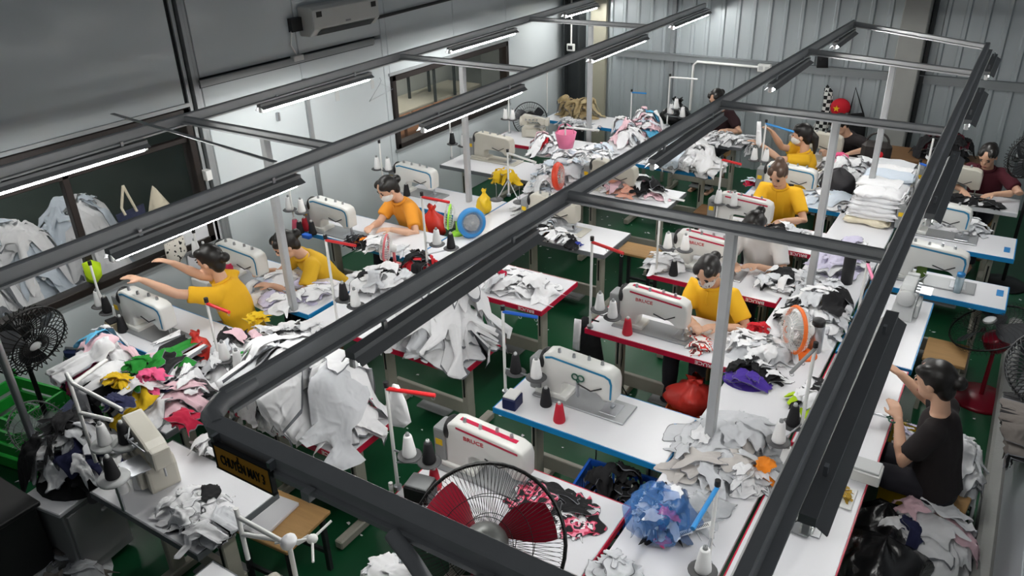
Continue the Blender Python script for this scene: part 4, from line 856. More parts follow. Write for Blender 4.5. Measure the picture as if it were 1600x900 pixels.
# ================================================================== fans
def fan(label, c, face, R, cage, blade, rim=None, stand='floor', depth=.16, wires=60, base=None, rimr=.026, nb=3, motor=None, wr=.0016, name='fan', foot=0.):
    c = Vector(c); ez = Vector(face).normalized(); up = Vector((0, 0, 1)); ex = up.cross(ez).normalized(); ey = ez.cross(ex)
    M_ = Matrix(((ex.x, ey.x, ez.x, 0), (ex.y, ey.y, ez.y, 0), (ex.z, ey.z, ez.z, c.z-foot), (0, 0, 0, 1)))
    o = thing(name, label, 'fan', (c.x, c.y, foot))
    MB().torus((0, 0, 0), R, max(.006, R*rimr), 40, 6, M=M_).build('rim', rim or cage, o)
    for sgn in (1, -1):
        g = MB(); h = depth*.5
        for i in range(wires):
            t = 2*math.pi*i/wires; cs, sn = math.cos(t), math.sin(t)
            g.tube([(cs*R, sn*R, 0), (cs*R*.93, sn*R*.93, sgn*h*.75), (cs*R*.6, sn*R*.6, sgn*h), (cs*R*.16, sn*R*.16, sgn*h*1.02)], wr, 3, 0, False, True, M_)
        for k in (.6, .35): g.torus((0, 0, sgn*h*1.0), R*k, wr*1.3, 32, 4, M=M_)
        g.build('front_guard' if sgn == 1 else 'rear_guard', cage, o)
    MB().lathe([(0, .5*depth), (R*.12, .5*depth), (R*.17, .5*depth-.01), (R*.17, .4*depth), (0, .4*depth)], 20, M=M_).build('hub_cap', LGREY, o)
    for k in range(nb):
        a0 = 2*math.pi*k/nb+.4; vs = []; n = 8; m = 5
        for i in range(n+1):
            for j in range(m+1):
                r = R*(.14+.76*i/n); wdt = (.55+.65*math.sin(math.pi*min(1, i/n*.75+.18)))*(1.9/nb+.25); a = a0+(j/m-.5)*wdt*.9+.3*i/n; vs.append((r*math.cos(a), r*math.sin(a), (j/m-.5)*depth*.45))
        f_ = [(i*(m+1)+j, (i+1)*(m+1)+j, (i+1)*(m+1)+j+1, i*(m+1)+j+1) for i in range(n) for j in range(m)]
        MB().add(vs, f_, 0, True, M_).build('blade', blade, o)
    mr = R*.3; MB().lathe([(0, -.42*depth), (mr*.8, -.42*depth), (mr, -.5*depth), (mr, -.5*depth-R*.3), (mr*.7, -.5*depth-R*.42), (0, -.5*depth-R*.44)], 20, M=M_).build('motor', motor or cage, o)
    ctr = M_ @ Vector((0, 0, -.5*depth-R*.2)); H_ = c.z-foot
    if stand == 'floor':
        MB().cyl((ctr.x, ctr.y, .03), (ctr.x, ctr.y, ctr.z), .018, .014, 10).build('pole', motor or cage, o)
        MB().lathe([(0, .045), (.05, .045), (.2, .02), (.22, .0), (0, 0)], 24, M=Matrix.Translation((ctr.x, ctr.y, 0))).build('base', motor or cage, o)
    elif stand == 'desk':
        MB().cyl((ctr.x, ctr.y, .015), (ctr.x, ctr.y, ctr.z), .014, .012, 8).build('neck', rim or cage, o)
        MB().lathe([(0, .03), (R*.35, .028), (R*.55, .012), (R*.58, 0), (0, 0)], 20, M=Matrix.Translation((ctr.x, ctr.y, 0))).build('base', rim or cage, o)
    elif stand == 'wall':
        MB().tube([ctr, ctr+Vector((-.12, 0, .04)), ctr+Vector((-.3, 0, .08))], .02, 8).build('bracket', motor or cage, o)
    return o
BLACKW = mat('black_wire', '141414', .4, .3); REDB = mat('red_fan_blade', '8a1028', .3, var=.1); GREYB = mat('grey_fan_blade', '3a3c40', .35); WWIRE = mat('white_wire', 'dcdcda', .4)
TRB = mat('pale_blade', 'c6d0d0', .3, alpha=.6)
fc = atY(762, 848, 2.06); fan('big black floor fan with dark red blades in the foreground', fc, (-.38, .72, -.62), .335, BLACKW, REDB, wires=100, motor=mat('fan_motor_grey', '5a5c5a', .4, .3), wr=.0013)
fan('black standing fan seen edge-on at the left border', at(44, 532, 1.2), (_r*.83+_d*.5)*.95-_f*.28, .235, BLACKW, GREYB, wires=40, wr=.004, depth=.14)
fan('round black fan in front of the wall at the far left', atX(828, 186, -5.25), (.45, -.85, .0), .22, BLACKW, GREYB, wires=40)
fan('black floor fan with a red hub lying tilted at the right edge', at(1550, 512, .62), (_r*-.45+_d*-.85)*.92-_f*.33, .28, BLACKW, GREYB, wires=50, motor=REDB)
fan('dark fan head high at the far right edge', at(1603, 245, 1.25), (-.7, .6, 0), .2, BLACKW, GREYB, wires=36, wr=.003)
fan('big dark grey fan seen from behind at the right border', at(1668, 585, 1.25), (.1, .95, .1), .28, mat('dark_grey_shell', '3a3c3e', .5), GREYB, wires=60, wr=.004)
def desk(label, px_, py_, R, h, face, rim, blade=None, cage=None, wires=30, rimr=.09):
    p = at(px_, py_); fan(label, (p.x, p.y, TT+h), face, R, cage or WWIRE, blade or TRB, rim, 'desk', R*.75, wires, name='desk_fan', wr=.0018, foot=TT, rimr=rimr)
desk('orange-red desk fan on the left centre table', 872, 300, .115, .17, (.95, .2, .1), mat('orange_red_plastic', 'ee4a2c', .4), wires=24, rimr=.28)
desk('lime green desk fan on the left centre table', 704, 366, .11, .17, (-.8, -.45, .1), LIMEP, wires=30)
desk('round blue desk fan next to the lime one', 738, 372, .105, .15, (.75, -.55, .2), SKYP, mat('silver_disc', 'b0b4b8', .3, .6), mat('silver_wire', 'b4b8bc', .35, .5), wires=60, rimr=.3)
desk('small pink-rimmed wire desk fan on the pale heap', 606, 416, .11, .17, (-.8, -.45, .1), mat('pink_rim', 'd06a70', .4), wires=30)
desk('white desk fan with an orange rim on the right centre table', 1236, 556, .15, .20, (-.75, -.55, .1), ORANGEP, wires=36)
# ================================================================== wall fittings
ac = thing('air_conditioner', 'white split air conditioner high on the left wall', 'air conditioner', (WX, 5.93, 2.36))
a_ = MB().prism([(0, 0), (0, .27), (.16, .27), (.2, .24), (.2, .07), (.13, 0)], -.46, .46).mesh('casing', mat('ac_white', 'c8c9c6', .4, var=.04)); bevel(a_, .012, 2)
c_ = bpy.data.objects.new('casing', a_); COL.objects.link(c_); c_.parent = ac
MB().add([(.135, -.38, .005), (.135, .38, .005), (.2, .38, .062), (.2, -.38, .062)], [(0, 1, 2, 3)]).build('air_outlet', DARK, ac, loc=(.004, 0, -.002))
for s_ in (-1, 1): MB().box((.201, s_*.38, .2), (.003, .07, .05)).build('label_sticker', INK_K, ac)
MB().box((.202, .0, .1), (.003, .07, .015)).build('badge', GREYP, ac)
MB().box((.03, -.53, .12), (.05, .13, .12), 0).build('side_duct', DARK, ac)
MB().tube([(.03, -.58, .1), (.03, -.62, -.05), (.03, -.55, -.18)], .008, 6).build('power_cord', WPLASTIC, ac)
MB().tube([(.05, .46, .12), (.05, .56, .03), (.05, .75, .035), (.04, 2.2, .07), (.04, 3.4, .05)], .018, 8).build('drain_pipe', DARK, ac)
def wallbox(name, label, cat, px_, py_, sy, sz, m, th=.03):
    p = atX(px_, py_, WX); return tag(MB().cbox((th/2, 0, 0), (th, sy, sz), .004).build(name, m, loc=(WX, p.y, p.z)), label, cat)
wallbox('switch_box', 'white switch box on the column trim beside the window', 'switch', 318, 272, .06, .09, WPLASTIC, .08)
wallbox('wall_socket', 'small white socket under the air conditioner ledge', 'socket', 461, 90, .12, .05, WPLASTIC, .06)
wallbox('paper_notice', 'small paper notice on the white wall near the lamp', 'notice', 527, 150, .06, .1, LGREY, .003)
wallbox('paper_tag', 'small grey tag on the white wall left of the hanger', 'notice', 582, 132, .05, .09, LGREY, .003)
wallbox('wall_hook', 'metal hook on the white wall left of the door strip', 'hook', 433, 182, .03, .08, STEEL)
wallbox('white_board', 'white board leaning on the wall behind the box of threads', 'board', 322, 392, .42, .5, LAMINATE, .02)
p = atX(592, 130, WX); hg = thing('wire_hanger', 'thin wire hanger hooked on the white wall', 'hanger', (WX+.02, p.y, p.z))
MB().tube([(0, 0, .06), (0, .02, .03), (0, 0, 0), (0, -.2, -.15), (0, .2, -.1), (0, 0, 0)], .003, 5).build('wire', STEEL, hg)
cd = thing('conduit', 'white conduit pipe bending along the ribbed wall to a socket', 'pipe', (0, BY-.1, 0))
q0, q1, q2 = atY(1078, 172, BY-.1), atY(1084, 96, BY-.1), atY(1186, 102, BY-.1)
MB().tube([(q0.x, 0, q0.z), (q1.x, 0, q1.z-.05), (q1.x+.05, 0, q1.z), (q2.x, 0, q1.z)], .018, 8).build('pipe', WPLASTIC, cd)
MB().cbox((q2.x+.08, -.02, q1.z), (.17, .06, .1), .008).build('socket_box', WPLASTIC, cd)
for i_ in (-1, 1): MB().box((q2.x+.08+i_*.04, -.052, q1.z), (.05, .006, .05)).build('socket_face', LGREY, cd)
cd2 = thing('switch_box', 'white switch box with a cable on the corner column', 'switch', (0, BY-.26, 0)); q0 = atY(892, 74, BY-.26)
MB().cbox((q0.x, 0, q0.z), (.12, .04, .1), .006).build('plate', WPLASTIC, cd2); MB().box((q0.x, -.024, q0.z), (.07, .01, .05)).build('switch', DARK, cd2)
MB().cyl((q0.x, .01, q0.z), (q0.x, .01, 2.9), .012, n=6).build('cable_duct', WPLASTIC, cd2)
# things hung on the ribbed wall
CHK = checks('black_white_check', 'e0e0dc', '18181a', 22)
def hung(name, label, cat, pts_px, Y, m, th=.05, bulge=.05):
    ps = [atY(x_, y_, Y) for x_, y_ in pts_px]; cx = sum(q.x for q in ps)/len(ps); cz = sum(q.z for q in ps)/len(ps)
    bm_ = MB(); n = len(ps); K = 4; vs = []; fs = []
    for sgn in (-1, 1):
        for k in range(K+1):
            f = 1-k/K*.999
            for q in ps: vs.append((cx+(q.x-cx)*f, Y+sgn*(th*.5*math.sqrt(max(0, 1-f*f))+.004)+bulge*.15*math.sin(q.z*40+q.x*30)*f*(1-f)*2, cz+(q.z-cz)*f))
    for sgn in (0, 1):
        o_ = sgn*(K+1)*n
        for k in range(K):
            for i in range(n): fs.append((o_+k*n+i, o_+k*n+(i+1) % n, o_+(k+1)*n+(i+1) % n, o_+(k+1)*n+i))
    o_ = (K+1)*n
    for i in range(n): fs.append((i, (i+1) % n, o_+(i+1) % n, o_+i))
    bm_.add(vs, fs, 0, True); o = bm_.build(name, m); fixn(o); return tag(o, label, cat)
hung('checked_shirt', 'black and white checked shirt hung on the ribbed wall', 'shirt', [(1293, 132), (1301, 142), (1301, 165), (1298, 190), (1292, 205), (1287, 216), (1268, 214), (1272, 195), (1284, 172), (1288, 150), (1288, 138)], BY-.12, CHK, .1)
p = atY(1313, 168, BY-.16); cp = thing('cap', 'red cap with a yellow star hung on the ribbed wall', 'cap', p)
MB().ell((0, 0, 0), (.12, .08, .115), 18, 10).build('crown', mat('red_cap_cloth', 'c41226', .8), cp)
MB().ell((.02, -.06, -.1), (.1, .07, .02), 16, 6).build('brim', mat('red_cap_cloth', 'c41226', .8), cp)
st_ = [(math.sin(math.pi*i/5)*(.042 if i % 2 == 0 else .017), math.cos(math.pi*i/5)*(.042 if i % 2 == 0 else .017)) for i in range(10)]
MB().prism([(a-.03, b_+.0) for a, b_ in st_], -.083, -.070).build('star', YELLOWC, cp)
hung('black_tote_bag', 'black tote bag hung on the ribbed wall beside the red cap', 'bag', [(1326, 178), (1350, 176), (1353, 196), (1351, 214), (1326, 214), (1323, 196)], BY-.14, BLACK_CLOTH, .1)
b0, b1, b2 = atY(1327, 178, BY-.13), atY(1337, 137, BY-.13), atY(1349, 178, BY-.13); tg = [o for o in bpy.data.objects if o.name == 'black_tote_bag'][0]
MB().tube([b0, b1, b2], .01, 6).build('strap', BLACK_CLOTH, tg)
hb_ = thing('handbag', 'dark round-handled handbag by the far heap', 'bag', at(1366, 252, .85))
MB().cbox((0, 0, .1), (.3, .14, .24), .05).build('body', mat('dark_leather', '241e1c', .45, var=.15), hb_); MB().torus((0, 0, .2), .11, .012, 20, 6, 'Y', a0=0, a1=math.pi).build('handle', mat('dark_leather', '241e1c', .45), hb_)
MB().cyl((.05, -.075, .1), (.05, -.07, .1), .035, n=14).build('badge', RED_CLOTH, hb_)
hung('dark_sling_bag', 'black sling bag hung near the second lamp of the ribbed wall', 'bag', [(1278, 78), (1294, 80), (1294, 106), (1276, 106)], BY-.12, BLACK_CLOTH, .08)
# ================================================================== furniture on the floor
def bench_stool(name, label, cat, c, w_, d, h, rz, topm, legm):
    o = thing(name, label, cat, (c[0], c[1], 0), rz); MB().cbox((0, 0, h-.012), (w_, d, .024), .004).build('seat', topm, o)
    for a in (-1, 1):
        for e in (-1, 1): MB().cbox((a*(w_/2-.04), e*(d/2-.04), (h-.024)/2), (.03, .03, h-.024), .003).build('leg', legm, o)
    MB().box((0, d/2-.04, .14), (w_-.1, .02, .025)).build('stretcher', legm, o); MB().box((0, -d/2+.04, .14), (w_-.1, .02, .025)).build('stretcher', legm, o)
    return o
bench_stool('plywood_bench', 'plywood-topped bench below the yellow sign', 'bench', (-2.98, 2.13), .42, .36, .44, R_(4), WOOD, DARKST)
bench_stool('wooden_stool', 'wooden stool beside the grey-edged scrap table', 'stool', (-2.68, 6.35), .36, .26, .5, 0, WOOD, DARKST)
bench_stool('plywood_stool', 'plywood stool on a grey frame right of the rail', 'stool', (-.02, 5.86), .28, .34, .46, 0, WOOD, LEG_STEEL)
bench_stool('dark_stool', 'brown stool near the far middle blue-edged table', 'stool', (-2.48, 7.75), .3, .28, .45, 0, DWOOD, DARKST)
tag(MB().cbox((0, 0, .012), (.26, .3, .024), .004).build('white_tray_board', LAMINATE, loc=(-3.08, 2.1, .44), rz=R_(6)), 'white board lying on the plywood bench', 'board')
ch = thing('blue_chair', 'chair with a navy padded back and chrome rim at the left wall', 'chair', (-5.02, 2.36, 0), R_(25))
me_ = MB().cbox((0, 0, .68), (.40, .05, .26), .09).mesh('backrest', mat('navy_pad', '16264e', .6, var=.1)); c_ = bpy.data.objects.new('backrest', me_); COL.objects.link(c_); c_.parent = ch
MB().tube([(-.2, 0, .4), (-.215, .0, .7), (-.17, 0, .815), (.17, 0, .815), (.215, 0, .7), (.2, 0, .4)], .012, 8).build('back_frame', STEEL, ch)
MB().cbox((0, -.22, .43), (.4, .38, .05), .02).build('seat', mat('navy_pad', '16264e', .6), ch)
for a in (-1, 1):
    for e in (-.4, 0.): MB().cyl((a*.18, e, 0), (a*.18, e, .42), .012, n=8).build('leg', STEEL, ch)
p = at(22, 648, .3); cr = thing('green_crate', 'green slatted plastic crate at the left border', 'crate', (p.x+.1, p.y, 0), R_(10))
for k in range(4):
    MB().box((0, -.2, .08+.12*k), (.5, .02, .08)).build('slat', GREENP, cr); MB().box((.25, 0, .08+.12*k), (.02, .4, .08)).build('slat', GREENP, cr)
    MB().box((-.25, 0, .08+.12*k), (.02, .4, .08)).build('slat', GREENP, cr); MB().box((0, .2, .08+.12*k), (.5, .02, .08)).build('slat', GREENP, cr)
for a in (-1, 1):
    for e in (-1, 1): MB().box((a*.25, e*.2, .27), (.03, .03, .54)).build('corner_post', GREENP, cr)
MB().box((0, 0, .02), (.48, .38, .02)).build('bottom', GREENP, cr)
p = at(110, 775, .5); cb = thing('small_cabinet', 'small grey drawer cabinet under a garment heap at the lower left', 'cabinet', (p.x-.02, p.y+.02, 0), R_(8))
MB().cbox((0, 0, .28), (.30, .36, .5), .008).build('body', mat('cabinet_grey', '9a9a9c', .5, var=.06), cb); MB().cbox((0, 0, .545), (.33, .4, .03), .005).build('top', LAMINATE, cb)
dr_ = MB().cbox((.155, 0, .30), (.012, .32, .40), .003).build('door', mat('cabinet_grey', '9a9a9c', .5), cb); MB().cbox((.17, .08, .4), (.02, .1, .025), .008).build('handle', WPLASTIC, dr_)
heap('dark and white garments piled on the small grey cabinet', (p.x-.05, p.y+.12), .28, .26, .30, [(Bk, 3), (Wt, 4), (Gy, 2), (NAVY, 1)], 22, 61, None, size=.16, zb=.56)
p = at(72, 742, .5); po = thing('steel_pole', 'grey steel pole rising at the left border', 'pole', (p.x, p.y, 0)); MB().cyl((0, 0, 0), (0, 0, 1.75), .022, n=12).build('tube', STEEL, po)
MB().cyl((0, 0, .45), (0, 0, .50), .03, n=12).build('collar', DARKST, po); MB().cyl((0, 0, 0), (0, 0, .02), .06, n=12).build('foot', DARKST, po)
# grey pedestal fan standing among the garments on the left
fan('grey pedestal fan half buried behind the colourful heap', at(62, 672, .55), (.5, -.75, .2), .2, mat('grey_wire', '9aa09c', .4), TRB, wires=36, name='fan')
struct(MB().cbox((-4.25, .9, .09), (.35, 1.6, .18), .02).build('trim_12', CONC))
heap('grey garments heaped on the floor in the lower left corner', at(100, 880, .1), .3, .25, .2, [(Gy, 3), (TAUPE, 2)], 14, 62, None, size=.16, zb=0)
# overhead thread frame of the near overlock
def pipes(name, label, segs, r=.011, m=None):
    o = thing(name, label, 'thread stand', (0, 0, 0))
    for s_ in segs: MB().tube(s_, r, 8).build('pipe', m or WPLASTIC, o)
    return o
zf = 1.35; f0, f1, f2, f3 = at(114, 600, zf), at(166, 562, zf), at(190, 640, zf), at(150, 722, .76)
fr = pipes('pipe_rack', 'white pipe rack for thread over the near left overlock', [[(f3.x, f3.y, .76), (f3.x, f3.y, zf)], [(f3.x, f3.y, zf), f0], [f0, f1], [f0, f2], [(f3.x, f3.y, 1.1), (f3.x+.22, f3.y+.05, 1.1)]])
fr.location = (f3.x, f3.y, .76)
for c in fr.children: c.matrix_parent_inverse = Matrix.Translation((-f3.x, -f3.y, -.76))
for i_, (x_, y_, c_n, lb) in enumerate(((165, 692, 'white', 'white thread cone on the grey disc stand, left one'), (197, 690, 'black', 'black thread cone on the grey disc stand, right one'), (177, 745, 'black', 'tall black thread cone leaning by the old overlock'))):
    q = at(x_, y_, .98); o = thing('spool_holder', f'round spool plate carrying the {lb.split(" on ")[0].split(" leaning")[0]} near the overlock' if i_ != 2 else 'low spool plate at the left of the old overlock', 'spool holder', (q.x, q.y, .76))
    MB().lathe([(0, .2), (.075, .2), (.08, .21), (.075, .22), (0, .215)], 20).build('plate', LGREY, o); MB().cyl((0, 0, 0), (0, 0, .205), .01, n=8).build('stem', STEEL, o); MB().cyl((0, 0, .215), (0, 0, .36), .003, n=6).build('spindle', STEEL, o)
    cone(lb, (q.x, q.y, .98), c_n, 'thread cones on stands')
# machine and thread frame at the bottom border
g0 = at(372, 808, 1.15); g1 = at(452, 852, 1.15); g2 = at(480, 845, 1.2); tb_ = (-2.2, 1.35)
table('N1', 'white table of the nearest machine at the bottom border', -2.75, -1.75, 1.05, 1.55, GREY_EDGE)
nm_ = overlock('cream machine head cut off by the bottom border', -2.0, 1.38, R_(-8), None, 1.2)
fr2 = pipes('pipe_rack', 'white pipe rack for thread with spreading arms at the bottom border', [[(g1.x, g1.y, .76), (g1.x, g1.y, 1.2)], [(g1.x, g1.y, 1.15), g0], [(g0.x, g0.y, .9), (g0.x, g0.y, 1.2)], [(g0.x, g0.y, 1.05), (g0.x+.3, g0.y+.06, 1.1), at(483, 838, 1.12)]])
hub = at(488, 842, 1.14)
for dx, dy, dz in ((.02, .1, .03), (.08, -.08, -.02), (-.12, -.1, 0)): MB().tube([hub, hub+Vector((dx, dy, dz))], .006, 6).build('arm', WPLASTIC, fr2)
MB().ell(tuple(hub), (.025, .025, .02), 10, 6).build('knuckle', WPLASTIC, fr2)
MB().ell((g1.x, g1.y, 1.17), (.03, .04, .035), 12, 8).build('wrapped_joint', WHITE_CLOTH, fr2)
heap('white garment at the bottom border beside the cream machine', at(600, 890, .9), .12, .1, .16, [(Wt, 3), (Gy, 1)], 10, 63, None, size=.12, zb=.76)
# ================================================================== bags, boxes and small things
def sack(name, label, cat, c, r, m, zb, seed=0, neck=True, sq=1.):
    rng = np.random.default_rng(seed); vs = []; fs = []; nu, nv = 26, 14; ph = rng.uniform(0, 6.28, 6)
    for i in range(nv+1):
        t = i/nv; z = t
        rad = math.sin(math.pi*min(1, (t*.93+.07)))**.55 if not neck else (math.sin(math.pi*min(1, t*1.12+.07))**.6 if t < .68 else .62-.42*math.sin(math.pi*(t-.68)/.42))
        for j in range(nu):
            a = 2*math.pi*j/nu; cr_ = 1+.12*math.sin(5*a+ph[0]+4*t)+.10*abs(math.sin(4.5*a+ph[1]-3*t))+.08*math.sin(3*a+11*t+ph[2])+.06*math.sin(13*a+ph[3]+6*t)
            vs.append((c[0]+r[0]*rad*cr_*math.cos(a), c[1]+r[1]*rad*cr_*math.sin(a), zb+r[2]*2*z*(1+.05*math.sin(4*a+ph[4]))))
    for i in range(nv):
        for j in range(nu): fs.append((i*nu+j, i*nu+(j+1) % nu, (i+1)*nu+(j+1) % nu, (i+1)*nu+j))
    fs.append(tuple(range(nu))[::-1]); fs.append(tuple(range(nv*nu, (nv+1)*nu)))
    return tag(MB().add(vs, fs, 0, True).build(name, m), label, cat)
p = at(316, 572); sack('red_bag', 'red plastic bag standing on the left front table', 'bag', p, (.10, .09, .13), BAG_RED, TT, 1)
p = at(672, 362, .62); sack('red_bag', 'red plastic bag hanging beside the lime desk fan', 'bag', (p.x, p.y+.05), (.13, .1, .16), BAG_RED, .55, 2)
p = at(1082, 640, .35); sack('red_bag', 'bright red cloth bag on the floor basket behind the empty table', 'bag', (p.x, p.y), (.17, .14, .13), BAG_RED, .35, 3)
p = at(1082, 640, .35); bk_ = thing('orange_basket', 'orange basket with dark scraps under the bright red bag', 'basket', (p.x, p.y, 0))
MB().lathe([(.0, .02), (.13, .02), (.17, .34), (.18, .345), (.185, .33), (.145, 0), (0, 0)], 24).build('tub', ORANGEP, bk_)
p = at(752, 336); sack('yellow_bag', 'yellow bag beside the round blue desk fan', 'bag', (p.x, p.y+.06), (.07, .06, .12), BAG_YEL, TT, 4)
bb = thing('blue_plastic_bag', 'translucent blue plastic bag stuffed with scraps on the centre table', 'bag', at(1030, 832))
BLUEF = mat('blue_film', '3f86d8', .18, var=.2, alpha=.42, bump=.4, bscale=12)
o_ = sack('film', 'x', 'x', (0, 0), (.155, .15, .135), BLUEF, .001, 5, False); o_.parent = bb; del o_['label'], o_['category']
h_ = heap('x', (0, 0), .12, .12, .22, [(ICE, 4), (cloth('slate', '5a6a88'), 3), (Wt, 2), (PINK_CLOTH, .6), (Bk, 1)], 22, 66, None, size=.09, zb=.012, name='scraps'); h_.parent = bb
for k_ in ('label', 'category'): del h_[k_]
bs = thing('blue_basket', 'blue plastic basket holding black cloth beside the red front table', 'basket', (-1.44, 3.22, 0), R_(5))
ring(MB(), .42, .30, .52, .56, .014).build('rim', BLUEP, bs)
for s_ in (-1, 1):
    for k in range(12): MB().box((-.19+.0345*k, s_*.14, .42), (.014, .008, .22)).build('slat', BLUEP, bs)
    for k in range(8): MB().box((s_*.2, -.125+.0357*k, .42), (.008, .014, .22)).build('slat', BLUEP, bs)
MB().box((0, 0, .31), (.4, .28, .015)).build('bottom', BLUEP, bs); bench_stool('low_stand', 'low dark stand under the blue basket', 'stand', (-1.44, 3.22), .34, .24, .30, R_(5), DARK, DARKST)
heap('black cloth heaped in the blue basket', (-1.44, 3.22), .18, .12, .34, [(Bk, 4)], 10, 67, None, size=.13, zb=.32, cat='cloth', name='black_cloth')
def boxy(name, label, cat, px_, py_, d, m, top=None, rz=0, z=TT):
    p = at(px_, py_, z); o = thing(name, label, cat, (p.x, p.y, z), rz); MB().cbox((0, 0, d[2]/2), d, .006).build('body', m, o)
    if top: MB().cbox((0, 0, d[2]+.006), (d[0]*.9, d[1]*.9, .014), .004).build('top', top, o)
    return o
b_ = boxy('black_box', 'black plastic box on the front red table', 'box', 658, 775, (.14, .12, .09), DARK, GREYP, R_(10))
b_ = boxy('navy_carton', 'navy and white carton on the corner of the empty table', 'box', 801, 634, (.09, .11, .08), mat('navy_card', '1c2450', .6), WPLASTIC, R_(5))
b_ = boxy('needle_box', 'small brown box with spools on the left front table', 'box', 180, 515, (.1, .09, .07), mat('brown_card', '8a8068', .7), BLACK_CLOTH, R_(-10))
b_ = boxy('white_thread_tray', 'white plastic tray holding thread behind the raised-arm worker', 'tray', 325, 445, (.2, .15, .07), WPLASTIC, None, R_(0))
b_ = boxy('pink_bottle', 'pink bottle standing by the white thread tray', 'bottle', 362, 437, (.05, .05, .15), mat('pink_pack', 'd8305a', .4), WPLASTIC)
b_ = boxy('green_box', 'small green and yellow box by the right-edge machine', 'box', 1438, 432, (.07, .06, .12), mat('green_pack', '6a8a3a', .6), YELLOWC)
b_ = boxy('blue_thread_box', 'small blue box among the thread row by the wall', 'box', 480, 372, (.09, .05, .04), BLUEP)
bl = thing('blue_clip', 'blue corner sticker of the empty blue-edged table', 'sticker', (0, 0, 0)); bpy.data.objects.remove(bl)
q0 = at(1070, 680); tag(MB().cbox((0, 0, .002), (.10, .16, .003), .001).build('blue_sheet', BLUE_EDGE, loc=(q0.x-.03, q0.y, TT), rz=R_(10)), 'blue plastic strip at the right end of the empty table', 'strip')
for i_, (px_, py_, lb) in enumerate(((1582, 392, 'blue sticker on the corner of the farther right-edge table'), (1572, 460, 'blue sticker on the corner of the nearer right-edge table'), (150, 0, ''))):
    if lb: q0 = at(px_, py_); tag(MB().cbox((0, 0, .0015), (.045, .11, .003), .001).build('blue_sticker', SKYP, loc=(q0.x-.04, q0.y, TT+.0)), lb, 'sticker')
def bottle(label, px_, py_, r, h, m, capm, name='bottle'):
    p = at(px_, py_); o = thing(name, label, 'bottle', p); MB().lathe([(0, 0), (r, 0), (r, h*.8), (r*.92, h*.83), (0, h*.83)], 18).build('flask', m, o); MB().lathe([(0, h*.83), (r*.95, h*.83), (r*.95, h*.97), (r*.8, h), (0, h)], 18).build('lid', capm, o)
bottle('tall black vacuum flask standing in the right heap', 1322, 442, .045, .3, DARK, STEEL)
bottle('steel tumbler behind the orange-rimmed fan', 1272, 548, .045, .24, STEEL, DARK)
bottle('clear water bottle by the right-edge machine', 1495, 456, .03, .16, mat('clear_bottle', 'a8c4d0', .1, alpha=.5), SKYP)
bottle('small white tube at the corner of the front red table', 612, 770, .012, .07, WPLASTIC, WPLASTIC, 'tube')
# scissors
def scissors(label, M_):
    o = thing('scissors', label, 'scissors', M_.translation); L = Matrix.Translation(-M_.translation) @ M_
    for s_ in (-1, 1):
        MB().add([(0, 0, .002*s_), (s_*.01, .0, .002*s_), (s_*.012, .09, .002*s_), (-s_*.004, .11, .002*s_), (0, 0, .004*s_), (s_*.01, 0, .004*s_), (s_*.012, .09, .004*s_), (-s_*.004, .11, .004*s_)], [(0, 1, 2, 3), (4, 5, 6, 7), (0, 1, 5, 4), (1, 2, 6, 5), (2, 3, 7, 6), (3, 0, 4, 7)], 0, False, L).build('blade', STEEL, o)
        MB().torus((-s_*.02, -.035, 0), .02, .005, 14, 5, M=L).tube([(0, 0, 0), (-s_*.012, -.018, 0)], .005, 5, 0, True, True, L).build('handle', mat('dark_green_plastic', '2a5a4a', .4), o)
p = at(905, 625); scissors('green-handled scissors hanging on the machine of the empty table', frame3((p.x+.02, p.y-.062, .93), (1, 0, 0), (.35, 0, -1)))
scissors('scissors in the hand of the seated woman in black', frame3((-.22, 4.22, .84), (0, 1, 0), (-1, .2, 0)))
# trays, clear bags and labels in the right foreground
ty = boxy('scrap_tray', 'white tray of yellow crumbs under the right rail', 'tray', 1318, 778, (.11, .17, .015), WPLASTIC)
heap('yellow crumbs in the white tray', at(1318, 778), .04, .06, .02, [(mat('yellow_crumb', 'c09a30', .7, var=.4, scale=80), 2)], 6, 68, None, size=.035, zb=TT+.016, cat='scraps', name='yellow_crumbs')
mg = boxy('machine_cover', 'white machine end cover at the red strip of the corner table', 'cover', 1350, 745, (.16, .12, .07), MACHINE, LGREY)
CLEAR = mat('clear_film', 'c8ccd0', .2, var=.1, alpha=.45, bump=.4, bscale=16)
heap('clear plastic bag lying beside the near post', at(1195, 720), .11, .2, .07, [(CLEAR, 3)], 6, 69, None, size=.16, cat='plastic bag', name='clear_bag', kind=None)
heap('clear plastic sheet bag behind the blue-armed stand', at(1095, 815), .13, .15, .05, [(CLEAR, 3)], 5, 70, None, size=.16, cat='plastic bag', name='clear_bag', kind=None)
for (px_, py_, rz_, lb) in ((1066, 842, .9, 'white printed label left on the clear plastic sheet'), (1098, 830, .9, 'white printed label right on the clear plastic sheet')):
    q0 = at(px_, py_, .80); o = thing('paper_label', lb, 'label', (q0.x, q0.y, .835), rz_); MB().box((0, 0, 0), (.10, .03, .001)).build('paper', WPLASTIC, o)
    for k in range(7): MB().box((-.03+.009*k, 0, .001), (.004, .016, .0008)).build('bar', INK_K, o)
